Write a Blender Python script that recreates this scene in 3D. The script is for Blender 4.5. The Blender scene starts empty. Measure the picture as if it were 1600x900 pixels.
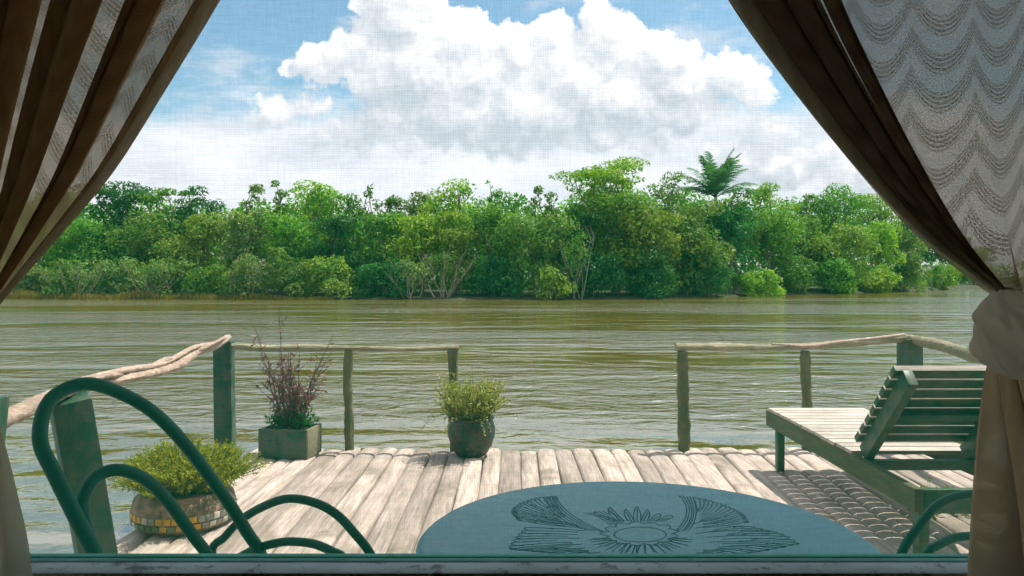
import bpy, bmesh, math, random
import numpy as np
from mathutils import Vector, Matrix, Quaternion

R = math.radians
sc = bpy.context.scene
COL = sc.collection
F = 1209.0          # focal length in photo pixels (1600 wide)
CZ = 1.35           # eye height above the deck
HY = 430.0          # horizon row in the photo

# ------------------------------------------------------------------ camera
cam = bpy.data.cameras.new('camera')
cam.sensor_width = 36.0
cam.lens = 36.0 * F / 1600.0
cam.shift_y = -20.0 / 1600.0
cam.clip_start = 0.02
cam.clip_end = 2000.0
camo = bpy.data.objects.new('camera', cam)
COL.objects.link(camo)
camo.location = (0, 0, CZ)
camo.rotation_euler = (R(90), 0, 0)
sc.camera = camo

# ------------------------------------------------------------------ sun, sky, exposure
SUN_EL, SUN_PHI = R(66), R(28)          # PHI measured from +x towards +y
S = Vector((math.cos(SUN_EL) * math.cos(SUN_PHI), math.cos(SUN_EL) * math.sin(SUN_PHI), math.sin(SUN_EL)))
sun = bpy.data.lights.new('sun', 'SUN')
sun.energy = 4.8
sun.angle = R(0.55)
sun.color = (1.0, 0.95, 0.86)
suno = bpy.data.objects.new('sun', sun)
COL.objects.link(suno)
suno.rotation_euler = S.to_track_quat('Z', 'Y').to_euler()
suno.location = (20, 20, 60)

sc.view_settings.view_transform = 'Standard'
sc.view_settings.look = 'None'
sc.view_settings.exposure = 0.87
sc.view_settings.gamma = 1.0
sc.view_settings.use_curve_mapping = False
sc.render.engine = 'CYCLES'
cy = sc.cycles
cy.use_denoising = True
cy.max_bounces = 8
cy.diffuse_bounces = 4
cy.glossy_bounces = 3
cy.transmission_bounces = 4
cy.transparent_max_bounces = 16
cy.volume_bounces = 0
cy.sample_clamp_indirect = 6.0
cy.sample_clamp_direct = 3.0


class NT:
    """small helper to write node trees"""
    def __init__(s, tree):
        s.t = tree

    def n(s, typ, **kw):
        nd = s.t.nodes.new(typ)
        for k, v in kw.items():
            setattr(nd, k, v)
        return nd

    def link(s, a, b):
        s.t.links.new(a, b)

    def put(s, sock, v):
        if isinstance(v, bpy.types.NodeSocket):
            s.t.links.new(v, sock)
        else:
            sock.default_value = v

    def m(s, op, a, b=0.0, c=0.0, clamp=False):
        nd = s.n('ShaderNodeMath', operation=op, use_clamp=clamp)
        s.put(nd.inputs[0], a); s.put(nd.inputs[1], b); s.put(nd.inputs[2], c)
        return nd.outputs[0]

    def v(s, op, a, b=(0, 0, 0), out=0):
        nd = s.n('ShaderNodeVectorMath', operation=op)
        s.put(nd.inputs[0], a); s.put(nd.inputs[1], b)
        return nd.outputs[out]

    def ss(s, x, lo, hi):
        nd = s.n('ShaderNodeMapRange', interpolation_type='SMOOTHSTEP')
        s.put(nd.inputs[0], x)
        nd.inputs[1].default_value = lo; nd.inputs[2].default_value = hi
        return nd.outputs[0]

    def lin(s, x, lo, hi, a=0.0, b=1.0):
        nd = s.n('ShaderNodeMapRange')
        s.put(nd.inputs[0], x)
        for i, q in enumerate((lo, hi, a, b)):
            nd.inputs[i + 1].default_value = q
        return nd.outputs[0]

    def mix(s, fac, a, b, blend='MIX'):
        nd = s.n('ShaderNodeMix', data_type='RGBA', blend_type=blend)
        s.put(nd.inputs[0], fac); s.put(nd.inputs[6], a); s.put(nd.inputs[7], b)
        return nd.outputs[2]

    def noise(s, vec, scale, detail=3.0, rough=0.55, dist=0.0, out=0, dims='3D'):
        nd = s.n('ShaderNodeTexNoise', noise_dimensions=dims)
        s.put(nd.inputs['Vector'], vec)
        nd.inputs['Scale'].default_value = scale
        nd.inputs['Detail'].default_value = detail
        nd.inputs['Roughness'].default_value = rough
        nd.inputs['Distortion'].default_value = dist
        return nd.outputs[out]

    def mapv(s, vec, scale=(1, 1, 1), rot=(0, 0, 0), loc=(0, 0, 0)):
        nd = s.n('ShaderNodeMapping')
        s.put(nd.inputs[0], vec)
        nd.inputs[1].default_value = loc; nd.inputs[2].default_value = rot; nd.inputs[3].default_value = scale
        return nd.outputs[0]

    def ramp(s, fac, stops):
        nd = s.n('ShaderNodeValToRGB')
        s.put(nd.inputs[0], fac)
        el = nd.color_ramp.elements
        while len(el) < len(stops):
            el.new(0.5)
        for e, (p, c) in zip(el, stops):
            e.position = p
            e.color = (*c, 1) if len(c) == 3 else c
        return nd.outputs[0]


def c4(c):
    return (c[0], c[1], c[2], 1.0)


# ------------------------------------------------------------------ world: Nishita sky with cumulus
world = bpy.data.worlds.new('World')
sc.world = world
world.use_nodes = True
world.cycles.sampling_method = 'NONE'
wt = world.node_tree
wt.nodes.clear()
W = NT(wt)

# cumulus heaps: (azimuth, height) of each heap in hundredths of the focal tangent grid, and its radii
HEAPS = [
    (6.35, .15, .95, .80), (5.95, .70, .70, .62), (6.95, .55, .80, .72), (6.45, .95, 1.25, .80), (5.75, 1.10, .85, .62),
    (5.10, .98, .66, .48), (4.80, 1.02, .44, .36), (5.65, 1.26, .66, .42), (7.55, 1.20, 1.10, .75), (8.35, .95, .95, .72), (8.8, .75, .75, .62),
    (9.35, .55, .72, .60), (9.75, .70, .66, .55), (10.3, .95, .75, .62), (10.8, 1.20, .68, .52), (11.4, 1.10, .50, .46), (11.75, 1.45, .46, .42), (10.5, 1.60, 1.25, .66),
    (9.2, 1.45, 1.35, .75), (8.0, 1.75, 1.6, .75), (6.9, 1.80, 1.4, .62), (6.3, 1.65, .7, .35), (4.45, 1.72, .60, .34), (4.95, 1.84, .75, .34), (4.12, 1.82, .42, .28), (5.6, 1.98, 1.1, .46), (7.6, 2.15, 1.5, .5), (9.6, 2.0, 1.4, .5),
    (12.0, 2.14, .66, .36), (11.5, 2.32, .80, .38), (12.7, 2.62, 1.0, .46), (13.4, 2.80, .95, .42), (11.9, 2.60, 1.1, .5),
    (9.3, .05, .45, .25), (7.15, 1.85, .28, .17),
]
grp = bpy.data.node_groups.new('cumulus', 'ShaderNodeTree')
grp.interface.new_socket('P', in_out='INPUT', socket_type='NodeSocketVector')
grp.interface.new_socket('H', in_out='OUTPUT', socket_type='NodeSocketFloat')
G = NT(grp)
gi = G.n('NodeGroupInput'); go_ = G.n('NodeGroupOutput')
P0 = gi.outputs[0]
nv = G.noise(P0, 1.5, 5.0, 0.55, out=1, dims='2D')
nv = G.v('SUBTRACT', nv, (0.5, 0.5, 0.5))
nv = G.v('MULTIPLY', nv, (0.62, 0.55, 0.0))
P1 = G.v('ADD', P0, nv)
acc = None
for (cx, cyy, rx, ry) in HEAPS:
    d = G.v('SUBTRACT', P1, (cx, cyy, 0))
    d = G.v('MULTIPLY', d, (1 / rx, 1 / ry, 0))
    ln = G.v('DOT_PRODUCT', d, d, out=1)
    h = G.m('MULTIPLY', G.m('SUBTRACT', 1.0, ln), min(rx, ry) * 1.1)
    acc = h if acc is None else G.m('SMOOTH_MAX', acc, h, 0.10)
vo = G.n('ShaderNodeTexVoronoi', feature='F1', voronoi_dimensions='2D')
G.put(vo.inputs['Vector'], P1); vo.inputs['Scale'].default_value = 1.5
vo.inputs['Detail'].default_value = 2.0; vo.inputs['Roughness'].default_value = 0.55
b1 = G.m('SUBTRACT', 0.45, vo.outputs['Distance'])
b2 = G.m('SUBTRACT', G.noise(P1, 7.0, 5.0, 0.6, dims='2D'), 0.5)
acc = G.m('MAXIMUM', G.m('ADD', acc, 0.05), -0.6)
acc = G.m('ADD', acc, G.m('MULTIPLY', b1, 0.50))
acc = G.m('ADD', acc, G.m('MULTIPLY', b2, 0.20))
G.link(acc, go_.inputs[0])

tc = W.n('ShaderNodeTexCoord')
sep = W.n('ShaderNodeSeparateXYZ'); W.link(tc.outputs['Generated'], sep.inputs[0])
yy = W.m('MAXIMUM', sep.outputs[1], 0.08)
U = W.m('ADD', W.m('MULTIPLY', W.m('DIVIDE', sep.outputs[0], yy), F / 100), 8.0)
V = W.m('SUBTRACT', HY / 100, W.m('MULTIPLY', W.m('DIVIDE', sep.outputs[2], yy), F / 100))
cmb = W.n('ShaderNodeCombineXYZ'); W.link(U, cmb.inputs[0]); W.link(V, cmb.inputs[1])
PP = cmb.outputs[0]


def heap(vec):
    g = W.n('ShaderNodeGroup'); g.node_tree = grp
    W.link(vec, g.inputs[0])
    return g.outputs[0]


H0 = heap(PP)
H1 = heap(W.v('ADD', PP, (0.20, -0.30, 0)))
front = W.ss(sep.outputs[1], 0.1, 0.3)
# crisp tops, dissolving undersides
low = W.ss(V, 1.3, 2.3)
alo = W.m('SUBTRACT', -0.02, W.m('MULTIPLY', low, 0.10))
al = W.m('DIVIDE', W.m('SUBTRACT', H0, alo), W.m('ADD', 0.17, W.m('MULTIPLY', low, 0.34)), clamp=True)
alpha = W.m('MULTIPLY', W.ss(al, 0.0, 1.0), front)
dif = W.m('SUBTRACT', H0, H1)
lit = W.m('ADD', W.m('MULTIPLY', dif, 1.05), 0.56)
bn_ = W.noise(W.mapv(PP, (0.8, 1.5, 1)), 1.0, 3.0, dims='2D')
basev = W.ss(W.m('ADD', V, W.m('MULTIPLY', W.m('SUBTRACT', bn_, 0.5), 2.0)), 1.0, 2.2)
lit = W.m('SUBTRACT', lit, W.m('MULTIPLY', basev, 0.36))
edge = W.m('SUBTRACT', 1.0, W.ss(H0, 0.02, 0.45))
lit = W.m('ADD', lit, W.m('MULTIPLY', edge, W.lin(V, 1.4, 2.2, 0.16, 0.05)), clamp=True)
cloudc = W.ramp(lit, [(0.0, (3.9, 4.35, 4.85)), (0.35, (4.9, 5.2, 5.6)), (0.62, (6.0, 6.1, 6.35)), (0.92, (7.3, 7.2, 7.25))])

sky = W.n('ShaderNodeTexSky', sky_type='NISHITA', sun_disc=False)
sky.sun_elevation = SUN_EL
sky.sun_rotation = R(90) - SUN_PHI
sky.air_density = 1.0; sky.dust_density = 1.3; sky.ozone_density = 1.2
skyc = W.mix(1.0, sky.outputs[0], (0.86, 1.06, 1.0, 1), 'MULTIPLY')
# thin stratus sheet low over the horizon and wisps higher up
st = W.noise(W.mapv(PP, (0.35, 1.5, 1)), 1.0, 6.0, 0.6, dims='2D')
sheet = W.m('MULTIPLY', W.ss(W.m('ADD', V, W.m('MULTIPLY', W.m('SUBTRACT', st, 0.5), 1.6)), 1.35, 2.0), 0.88)
wisp = W.m('MULTIPLY', W.ss(W.noise(W.mapv(PP, (0.5, 1.3, 1), loc=(3, 1, 0)), 1.0, 7.0, 0.65, dims='2D'), 0.50, 0.75), 0.55)
sheet = W.m('MULTIPLY', W.m('MAXIMUM', sheet, wisp), front)
# unseen broken cloud added above and behind the view, brightening water and ambient light
hi = W.m('MAXIMUM', W.ss(sep.outputs[2], 0.37, 0.52), W.m('SUBTRACT', 1.0, front))
hn = W.noise(W.mapv(tc.outputs['Generated'], (2.2, 2.2, 3.0)), 1.0, 4.0, 0.6)
hi = W.m('MULTIPLY', hi, W.lin(hn, 0.36, 0.52, 0.25, 0.95))
sheet = W.m('MAXIMUM', sheet, hi)
st2 = W.noise(W.mapv(PP, (0.5, 1.7, 1), loc=(7, 2, 0)), 1.0, 5.0, 0.55, dims='2D')
sheetc = W.ramp(st2, [(0.30, (5.3, 5.5, 6.0)), (0.5, (6.2, 6.2, 6.6)), (0.68, (7.0, 6.9, 7.1))])
c1 = W.mix(sheet, skyc, sheetc)
c2 = W.mix(alpha, c1, cloudc)
bg = W.n('ShaderNodeBackground'); bg.inputs[1].default_value = 0.122
W.link(c2, bg.inputs[0])
wo = W.n('ShaderNodeOutputWorld'); W.link(bg.outputs[0], wo.inputs[0])


# ------------------------------------------------------------------ helpers
def at(px, py, d):
    """point of the photo's ray (px, py) at distance d ahead of the eye"""
    return Vector(((px - 800) / F * d, d, CZ - (py - HY) / F * d))


def on(px, py, z):
    d = F * (CZ - z) / (py - HY)
    return Vector(((px - 800) / F * d, d, z))


def tag(o, label=None, cat=None, group=None, kind=None):
    if label: o['label'] = label
    if cat: o['category'] = cat
    if group: o['group'] = group
    if kind: o['kind'] = kind
    return o


def empty(name, loc=(0, 0, 0), label=None, cat=None, group=None, rz=0.0):
    o = bpy.data.objects.new(name, None)
    COL.objects.link(o)
    o.location = loc
    o.rotation_euler = (0, 0, rz)
    o.empty_display_size = 0.1
    return tag(o, label, cat, group)


class MB:
    """collects vertices and faces of ONE mesh object"""
    def __init__(s):
        s.v = []; s.f = []

    def add(s, vs, fs):
        o = len(s.v)
        s.v.extend([tuple(p) for p in vs])
        s.f.extend([tuple(i + o for i in f) for f in fs])

    def box(s, c, size, rot=None, bev=0.0, jit=0.0, rng=None):
        c = Vector(c); hx, hy, hz = (q / 2 for q in size)
        M = rot if rot is not None else Matrix.Identity(3)
        b = min(bev, hx * .9, hy * .9, hz * .9)
        if b <= 0:
            vs = [(sx * hx, sy * hy, sz * hz) for sz in (-1, 1) for sy in (-1, 1) for sx in (-1, 1)]
            fs = [(0, 2, 3, 1), (4, 5, 7, 6), (0, 1, 5, 4), (2, 6, 7, 3), (0, 4, 6, 2), (1, 3, 7, 5)]
        else:
            bm = bmesh.new()
            bmesh.ops.create_cube(bm, size=1.0)
            for q in bm.verts:
                q.co = Vector((q.co.x * 2 * hx, q.co.y * 2 * hy, q.co.z * 2 * hz))
            bmesh.ops.bevel(bm, geom=list(bm.edges), offset=b, segments=2, affect='EDGES', profile=0.6)
            bm.verts.index_update()
            vs = [tuple(q.co) for q in bm.verts]; fs = [tuple(q.index for q in fc.verts) for fc in bm.faces]
            bm.free()
        s.add([c + M @ Vector(p) for p in vs], fs)

    def tube(s, pts, rad, seg=12, cap=True, flat=1.0, wob=0.0, rng=None, ups=None):
        """round bar through pts; rad a number or a list; flat squeezes it vertically"""
        pts = [Vector(p) for p in pts]
        n = len(pts)
        rr = rad if hasattr(rad, '__len__') else [rad] * n
        t0 = (pts[1] - pts[0]).normalized()
        up = Vector((0, 0, 1)) if abs(t0.z) < .9 else Vector((0, 1, 0))
        nrm = (up - t0 * up.dot(t0)).normalized()
        vs = []
        for i in range(n):
            t = (pts[min(i + 1, n - 1)] - pts[max(i - 1, 0)]).normalized()
            nrm = (nrm - t * nrm.dot(t)).normalized()
            bn = t.cross(nrm)
            for k in range(seg):
                a = 2 * math.pi * k / seg
                w = 1.0 + (rng.uniform(-wob, wob) if rng else 0)
                vs.append(pts[i] + (nrm * math.cos(a) * flat + bn * math.sin(a)) * rr[i] * w)
        fs = []
        for i in range(n - 1):
            for k in range(seg):
                k2 = (k + 1) % seg
                fs.append((i * seg + k, i * seg + k2, (i + 1) * seg + k2, (i + 1) * seg + k))
        if cap:
            fs.append(tuple(range(seg - 1, -1, -1)))
            fs.append(tuple((n - 1) * seg + k for k in range(seg)))
        s.add(vs, fs)

    def lathe(s, prof, c=(0, 0, 0), seg=40, cap0=True, cap1=True):
        vs = []
        for (r, z) in prof:
            for k in range(seg):
                a = 2 * math.pi * k / seg
                vs.append((c[0] + r * math.cos(a), c[1] + r * math.sin(a), c[2] + z))
        fs = []
        for i in range(len(prof) - 1):
            for k in range(seg):
                k2 = (k + 1) % seg
                fs.append((i * seg + k, i * seg + k2, (i + 1) * seg + k2, (i + 1) * seg + k))
        if cap0: fs.append(tuple(range(seg - 1, -1, -1)))
        if cap1: fs.append(tuple((len(prof) - 1) * seg + k for k in range(seg)))
        s.add(vs, fs)

    def build(s, name, mat, parent=None, smooth=True, angle=40):
        me = bpy.data.meshes.new(name)
        me.from_pydata(s.v, [], s.f)
        me.update()
        o = bpy.data.objects.new(name, me)
        COL.objects.link(o)
        me.materials.append(mat)
        if smooth:
            me.polygons.foreach_set('use_smooth', [True] * len(me.polygons))
            if angle: me.set_sharp_from_angle(angle=R(angle))
        if parent: o.parent = parent
        return o


def fast_mesh(name, V_, Q_, mat, parent=None, smooth=False, attrs=None):
    """numpy vertices and quads -> object"""
    me = bpy.data.meshes.new(name)
    V_ = np.asarray(V_, np.float32); Q_ = np.asarray(Q_, np.int32)
    k = Q_.shape[1]
    me.vertices.add(len(V_)); me.vertices.foreach_set('co', V_.ravel())
    me.loops.add(Q_.size); me.loops.foreach_set('vertex_index', Q_.ravel())
    me.polygons.add(len(Q_)); me.polygons.foreach_set('loop_start', np.arange(0, Q_.size, k, dtype=np.int32))
    if smooth: me.polygons.foreach_set('use_smooth', np.ones(len(Q_), bool))
    for nm, arr in (attrs or {}).items():
        at_ = me.attributes.new(nm, 'FLOAT', 'POINT'); at_.data.foreach_set('value', np.asarray(arr, np.float32))
    me.update(calc_edges=True); me.validate()
    o = bpy.data.objects.new(name, me)
    COL.objects.link(o)
    me.materials.append(mat)
    if parent: o.parent = parent
    return o


def bez(p, n=16):
    """Catmull-Rom curve through p"""
    p = [Vector(q) for q in p]
    q = [p[0] * 2 - p[1]] + p + [p[-1] * 2 - p[-2]]
    out = []
    for i in range(1, len(q) - 2):
        for k in range(n):
            t = k / n
            a, b, c, d = q[i - 1], q[i], q[i + 1], q[i + 2]
            out.append(0.5 * ((2 * b) + (c - a) * t + (2 * a - 5 * b + 4 * c - d) * t * t + (-a + 3 * b - 3 * c + d) * t ** 3))
    out.append(p[-1])
    return out


# ------------------------------------------------------------------ materials
def new_mat(name):
    m = bpy.data.materials.new(name)
    m.use_nodes = True
    m.node_tree.nodes.clear()
    n = NT(m.node_tree)
    out = n.n('ShaderNodeOutputMaterial')
    return m, n, out


def principled(n, out, col, rough=0.7, bump=None, bstr=0.3, bdist=0.01, spec=0.4):
    b = n.n('ShaderNodeBsdfPrincipled')
    n.put(b.inputs['Base Color'], col if isinstance(col, bpy.types.NodeSocket) else c4(col))
    n.put(b.inputs['Roughness'], rough)
    b.inputs['Specular IOR Level'].default_value = spec
    if bump is not None:
        bn = n.n('ShaderNodeBump')
        bn.inputs['Strength'].default_value = bstr
        bn.inputs['Distance'].default_value = bdist
        n.link(bump, bn.inputs['Height'])
        n.link(bn.outputs[0], b.inputs['Normal'])
    n.link(b.outputs[0], out.inputs[0])
    return b


def wood_mat(name, light, dark, stretch=(14, 1.0, 14), rough=0.85, bstr=0.5, rnd=0.25, stain=None):
    m, n, out = new_mat(name)
    tc = n.n('ShaderNodeTexCoord')
    g = n.n('ShaderNodeNewGeometry')
    ri = g.outputs['Random Per Island']
    off = n.n('ShaderNodeCombineXYZ')
    for i in range(3): n.put(off.inputs[i], n.m('MULTIPLY', ri, 37.0 + 11 * i))
    p = n.v('ADD', tc.outputs['Object'], off.outputs[0])
    g1 = n.noise(n.mapv(p, stretch), 2.2, 6.0, 0.65, 0.4)
    g2 = n.noise(n.mapv(p, (stretch[0] * 3.5, stretch[1] * 1.5, stretch[2] * 3.5)), 3.0, 4.0, 0.6)
    g3 = n.noise(p, 3.2, 5.0, 0.6)
    f = n.m('ADD', n.m('MULTIPLY', g1, 0.55), n.m('MULTIPLY', g2, 0.45))
    col = n.ramp(f, [(0.30, dark), (0.52, tuple((a + b) / 2 for a, b in zip(light, dark))), (0.66, light)])
    sh = n.m('ADD', n.m('MULTIPLY', ri, rnd), 1.0 - rnd * 0.5)
    sh = n.m('MULTIPLY', sh, n.lin(g3, 0.3, 0.7, 0.8, 1.12))
    hv = n.n('ShaderNodeHueSaturation'); n.link(col, hv.inputs['Color']); n.link(sh, hv.inputs['Value'])
    col = hv.outputs[0]
    if stain:
        col = n.mix(n.m('MULTIPLY', n.ss(n.noise(p, 1.7, 6.0, 0.65), 0.53, 0.70), 0.75), col, c4(stain))
    principled(n, out, col, rough, n.m('ADD', f, n.m('MULTIPLY', g3, 0.3)), bstr, 0.006, 0.25)
    return m


def paint_mat(name, col, worn, wear=(0.56, 0.66), rough=0.5, scale=9.0, bstr=0.25, chip=None):
    m, n, out = new_mat(name)
    tc = n.n('ShaderNodeTexCoord')
    p = tc.outputs['Object']
    a = n.noise(p, scale, 7.0, 0.7)
    b = n.noise(p, scale * 0.3, 3.0, 0.5)
    c = n.mix(n.lin(b, 0.3, 0.7), c4(tuple(q * 0.72 for q in col)), c4(tuple(q * 1.2 for q in col)))
    c = n.mix(n.m('MULTIPLY', n.ss(a, *wear), 0.8), c, c4(worn))
    if chip:
        pt_ = n.n('ShaderNodeNewGeometry').outputs['Pointiness']
        c = n.mix(n.m('MULTIPLY', n.ss(pt_, .53, .60), n.ss(a, .42, .56)), c, c4(chip))
        gr_ = n.noise(n.mapv(p, (60, 60, 5)), 1.0, 4.0, .6)
        c = n.mix(n.m('MULTIPLY', n.ss(gr_, .56, .70), .45), c, c4(chip))
    principled(n, out, c, n.lin(a, 0.3, 0.7, rough - .1, rough + .15), a, bstr, 0.003, 0.4)
    return m


def leaf_mat(name, stops, trans=0.42, rough=0.55):
    m, n, out = new_mat(name)
    g = n.n('ShaderNodeNewGeometry')
    oi = n.n('ShaderNodeObjectInfo')
    tc = n.n('ShaderNodeTexCoord')
    f = n.m('ADD', n.m('MULTIPLY', g.outputs['Random Per Island'], 0.55), n.m('MULTIPLY', n.noise(tc.outputs['Object'], 0.55, 3.0), 0.75))
    f = n.m('SUBTRACT', f, 0.14)
    col = n.ramp(f, stops)
    hv = n.n('ShaderNodeHueSaturation'); n.link(col, hv.inputs['Color'])
    n.put(hv.inputs['Value'], n.lin(oi.outputs['Random'], 0, 1, 0.85, 1.18))
    n.put(hv.inputs['Hue'], n.lin(oi.outputs['Random'], 0, 1, 0.49, 0.512))
    b = n.n('ShaderNodeBsdfPrincipled')
    n.link(hv.outputs[0], b.inputs['Base Color'])
    b.inputs['Roughness'].default_value = rough
    b.inputs['Specular IOR Level'].default_value = 0.25
    t = n.n('ShaderNodeBsdfTranslucent')
    tcx = n.mix(1.0, hv.outputs[0], (1.25, 1.25, 0.45, 1), 'MULTIPLY')
    n.link(tcx, t.inputs['Color'])
    mx = n.n('ShaderNodeMixShader'); mx.inputs[0].default_value = trans
    n.link(b.outputs[0], mx.inputs[1]); n.link(t.outputs[0], mx.inputs[2])
    n.link(mx.outputs[0], out.inputs[0])
    return m


M = {}
M['deck'] = wood_mat('bleached_wood', (.60, .50, .425), (.19, .15, .118), (11, .9, 11), rnd=0.5, bstr=.8, stain=(.15, .125, .085))
M['rail'] = wood_mat('driftwood', (.56, .44, .35), (.20, .13, .09), (9, 9, 9), bstr=0.7)
M['railgrey'] = wood_mat('grey_rail_wood', (.40, .36, .24), (.10, .10, .05), (2, 22, 22), bstr=0.7)
M['post'] = wood_mat('weathered_post', (.21, .19, .09), (.035, .055, .03), (16, 16, 2.0), stain=(.015, .045, .028))
M['green'] = paint_mat('green_paint', (.004, .058, .028), (.035, .055, .028), (0.55, 0.70), chip=(.10, .095, .065))
M['lounger'] = paint_mat('lounger_paint', (.004, .068, .028), (.045, .07, .032), (0.56, 0.72), chip=(.13, .13, .08))
M['lounger_rail'] = wood_mat('worn_green_wood', (.125, .125, .060), (.03, .055, .030), (18, 2, 18))
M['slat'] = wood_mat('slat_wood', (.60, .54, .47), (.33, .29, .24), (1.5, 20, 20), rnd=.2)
M['chair'] = paint_mat('chair_paint', (.002, .088, .048), (.012, .100, .058), (0.5, 0.7), rough=0.55, scale=70, bstr=.9)
M['dark_wood'] = wood_mat('dark_wall_wood', (.30, .22, .16), (.14, .10, .07), (1.5, 10, 10))
M['roof'] = paint_mat('roof_sheet', (.18, .15, .12), (.10, .07, .05), rough=.8)
M['sill'] = paint_mat('sill_paint', (.78, .80, .84), (.25, .22, .20), (0.55, 0.64), rough=.6, scale=26)
M['teal'] = paint_mat('teal_paint', (.14, .50, .42), (.22, .30, .27), (0.6, 0.7), rough=.6, scale=26)
M['soil'] = paint_mat('soil', (.05, .035, .022), (.09, .06, .04), rough=.95, scale=30, bstr=.8)
M['bark'] = wood_mat('pale_bark', (.24, .22, .17), (.09, .08, .055), (6, 6, 1.2))
M['stick'] = wood_mat('pale_twig', (.33, .30, .24), (.17, .15, .11), (6, 6, 1.2))
M['purple_stem'] = wood_mat('purple_stem', (.12, .055, .06), (.05, .025, .03), (6, 6, 1.2))
M['stem'] = wood_mat('green_stem', (.10, .12, .04), (.05, .06, .02), (6, 6, 1.2))

# foliage colours, dark -> bright
M['leaf_mid'] = leaf_mat('leaf_mid_green', [(0.0, (0.028, 0.116, 0.020)), (0.45, (0.083, 0.242, 0.026)), (1.0, (0.235, 0.388, 0.029))])
M['leaf_bright'] = leaf_mat('leaf_bright_green', [(0.0, (0.046, 0.166, 0.018)), (0.45, (0.152, 0.332, 0.021)), (1.0, (0.381, 0.488, 0.029))])
M['leaf_yellow'] = leaf_mat('leaf_yellow_green', [(0.0, (.050, .160, .022)), (0.45, (.150, .285, .034)), (1.0, (.320, .390, .055))])
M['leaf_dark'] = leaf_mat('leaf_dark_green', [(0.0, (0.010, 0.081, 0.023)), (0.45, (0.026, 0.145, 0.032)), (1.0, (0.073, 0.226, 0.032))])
M['leaf_olive'] = leaf_mat('leaf_olive', [(0.0, (.035, .125, .024)), (0.45, (.100, .225, .034)), (1.0, (.235, .310, .060))])
M['leaf_grey'] = leaf_mat('leaf_grey_green', [(0.0, (0.047, 0.138, 0.042)), (0.45, (0.142, 0.244, 0.066)), (1.0, (0.321, 0.371, 0.105))])
M['leaf_palm'] = leaf_mat('leaf_palm', [(0.0, (.030, .140, .065)), (0.5, (.065, .200, .090)), (1.0, (.130, .270, .105))], trans=.3)
M['leaf_heather'] = leaf_mat('leaf_heather', [(0.0, (0.091, 0.170, 0.011)), (0.5, (0.291, 0.339, 0.018)), (1.0, (0.546, 0.490, 0.032))], trans=.3)
M['leaf_light'] = leaf_mat('leaf_pale_herb', [(0.0, (0.114, 0.180, 0.039)), (0.5, (0.358, 0.390, 0.094)), (1.0, (0.600, 0.600, 0.220))], trans=.3)
M['leaf_purple'] = leaf_mat('leaf_purple', [(0.0, (.07, .030, .036)), (0.5, (.19, .085, .095)), (1.0, (.36, .20, .20))], trans=.3)
M['leaf_weed'] = leaf_mat('leaf_weed', [(0.0, (.05, .11, .012)), (0.5, (.16, .24, .025)), (1.0, (.40, .36, .05))], trans=.3)
M['reed'] = leaf_mat('reed_grass', [(0.0, (0.091, 0.130, 0.022)), (0.5, (0.208, 0.195, 0.035)), (1.0, (0.390, 0.286, 0.065))], trans=.2)


def water_mat():
    m, n, out = new_mat('river_water')
    g = n.n('ShaderNodeNewGeometry')
    p = g.outputs['Position']
    ps = n.n('ShaderNodeSeparateXYZ'); n.link(p, ps.inputs[0])
    band = n.noise(n.mapv(p, (0.032, 0.17, 1), rot=(0, 0, R(4))), 1.0, 4.0, 0.6)
    amp = n.lin(n.ss(band, 0.42, 0.56), 0, 1, 0.22, 1.45)
    w0 = n.noise(n.mapv(p, (0.34, 0.66, 1), rot=(0, 0, R(5))), 1.0, 2.0, 0.5, 0.4)
    w1 = n.noise(n.mapv(p, (1.6, 2.4, 1), rot=(0, 0, R(-7))), 1.0, 2.0, 0.5, 0.6)
    w2 = n.noise(n.mapv(p, (4.4, 6.4, 1), rot=(0, 0, R(9))), 1.0, 3.0, 0.55, 0.5)
    w3 = n.noise(n.mapv(p, (8.0, 15.0, 1), rot=(0, 0, R(-12))), 1.0, 3.0, 0.6)
    hgt = n.m('ADD', n.m('MULTIPLY', w1, 0.10), n.m('ADD', n.m('MULTIPLY', w2, 0.042), n.m('MULTIPLY', w3, 0.008)))
    hgt = n.m('ADD', n.m('MULTIPLY', w0, 0.17), n.m('MULTIPLY', hgt, amp))
    bn = n.n('ShaderNodeBump'); bn.inputs['Strength'].default_value = 1.0; bn.inputs['Distance'].default_value = 1.0
    n.link(hgt, bn.inputs['Height'])
    b = n.n('ShaderNodeBsdfPrincipled')
    mud = n.mix(n.noise(n.mapv(p, (0.05, 0.25, 1)), 1.0, 3.0), (.085, .072, .010, 1), (.120, .096, .014, 1))
    n.link(mud, b.inputs['Base Color'])
    b.inputs['Roughness'].default_value = 0.07
    b.inputs['IOR'].default_value = 5.0
    n.link(bn.outputs[0], b.inputs['Normal'])
    n.link(b.outputs[0], out.inputs[0])
    return m


M['water'] = water_mat()
m, n, out = new_mat('bank_soil')
pp = n.n('ShaderNodeNewGeometry').outputs['Position']
principled(n, out, n.ramp(n.noise(pp, .8, 5.0), [(.3, (.02, .035, .014)), (.7, (.07, .065, .03))]), .95)
M['bank'] = m

# ------------------------------------------------------------------ water, banks
WZ = -0.40
SHORE = [(-900, 66), (-300, 60), (0, 57.5), (400, 56.0), (700, 54.8), (860, 54.3), (1000, 55.2), (1100, 58.5), (1220, 69.0), (1330, 74), (1430, 84), (1490, 95), (1540, 106), (1700, 150), (2000, 260), (3200, 330)]


def shore(px):
    return float(np.interp(px, [s[0] for s in SHORE], [s[1] for s in SHORE]))


b = MB()
b.add([(-700, -60, WZ), (700, -60, WZ), (700, 900, WZ), (-700, 900, WZ)], [(0, 1, 2, 3)])
tag(b.build('water', M['water'], smooth=False), kind='structure')

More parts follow.
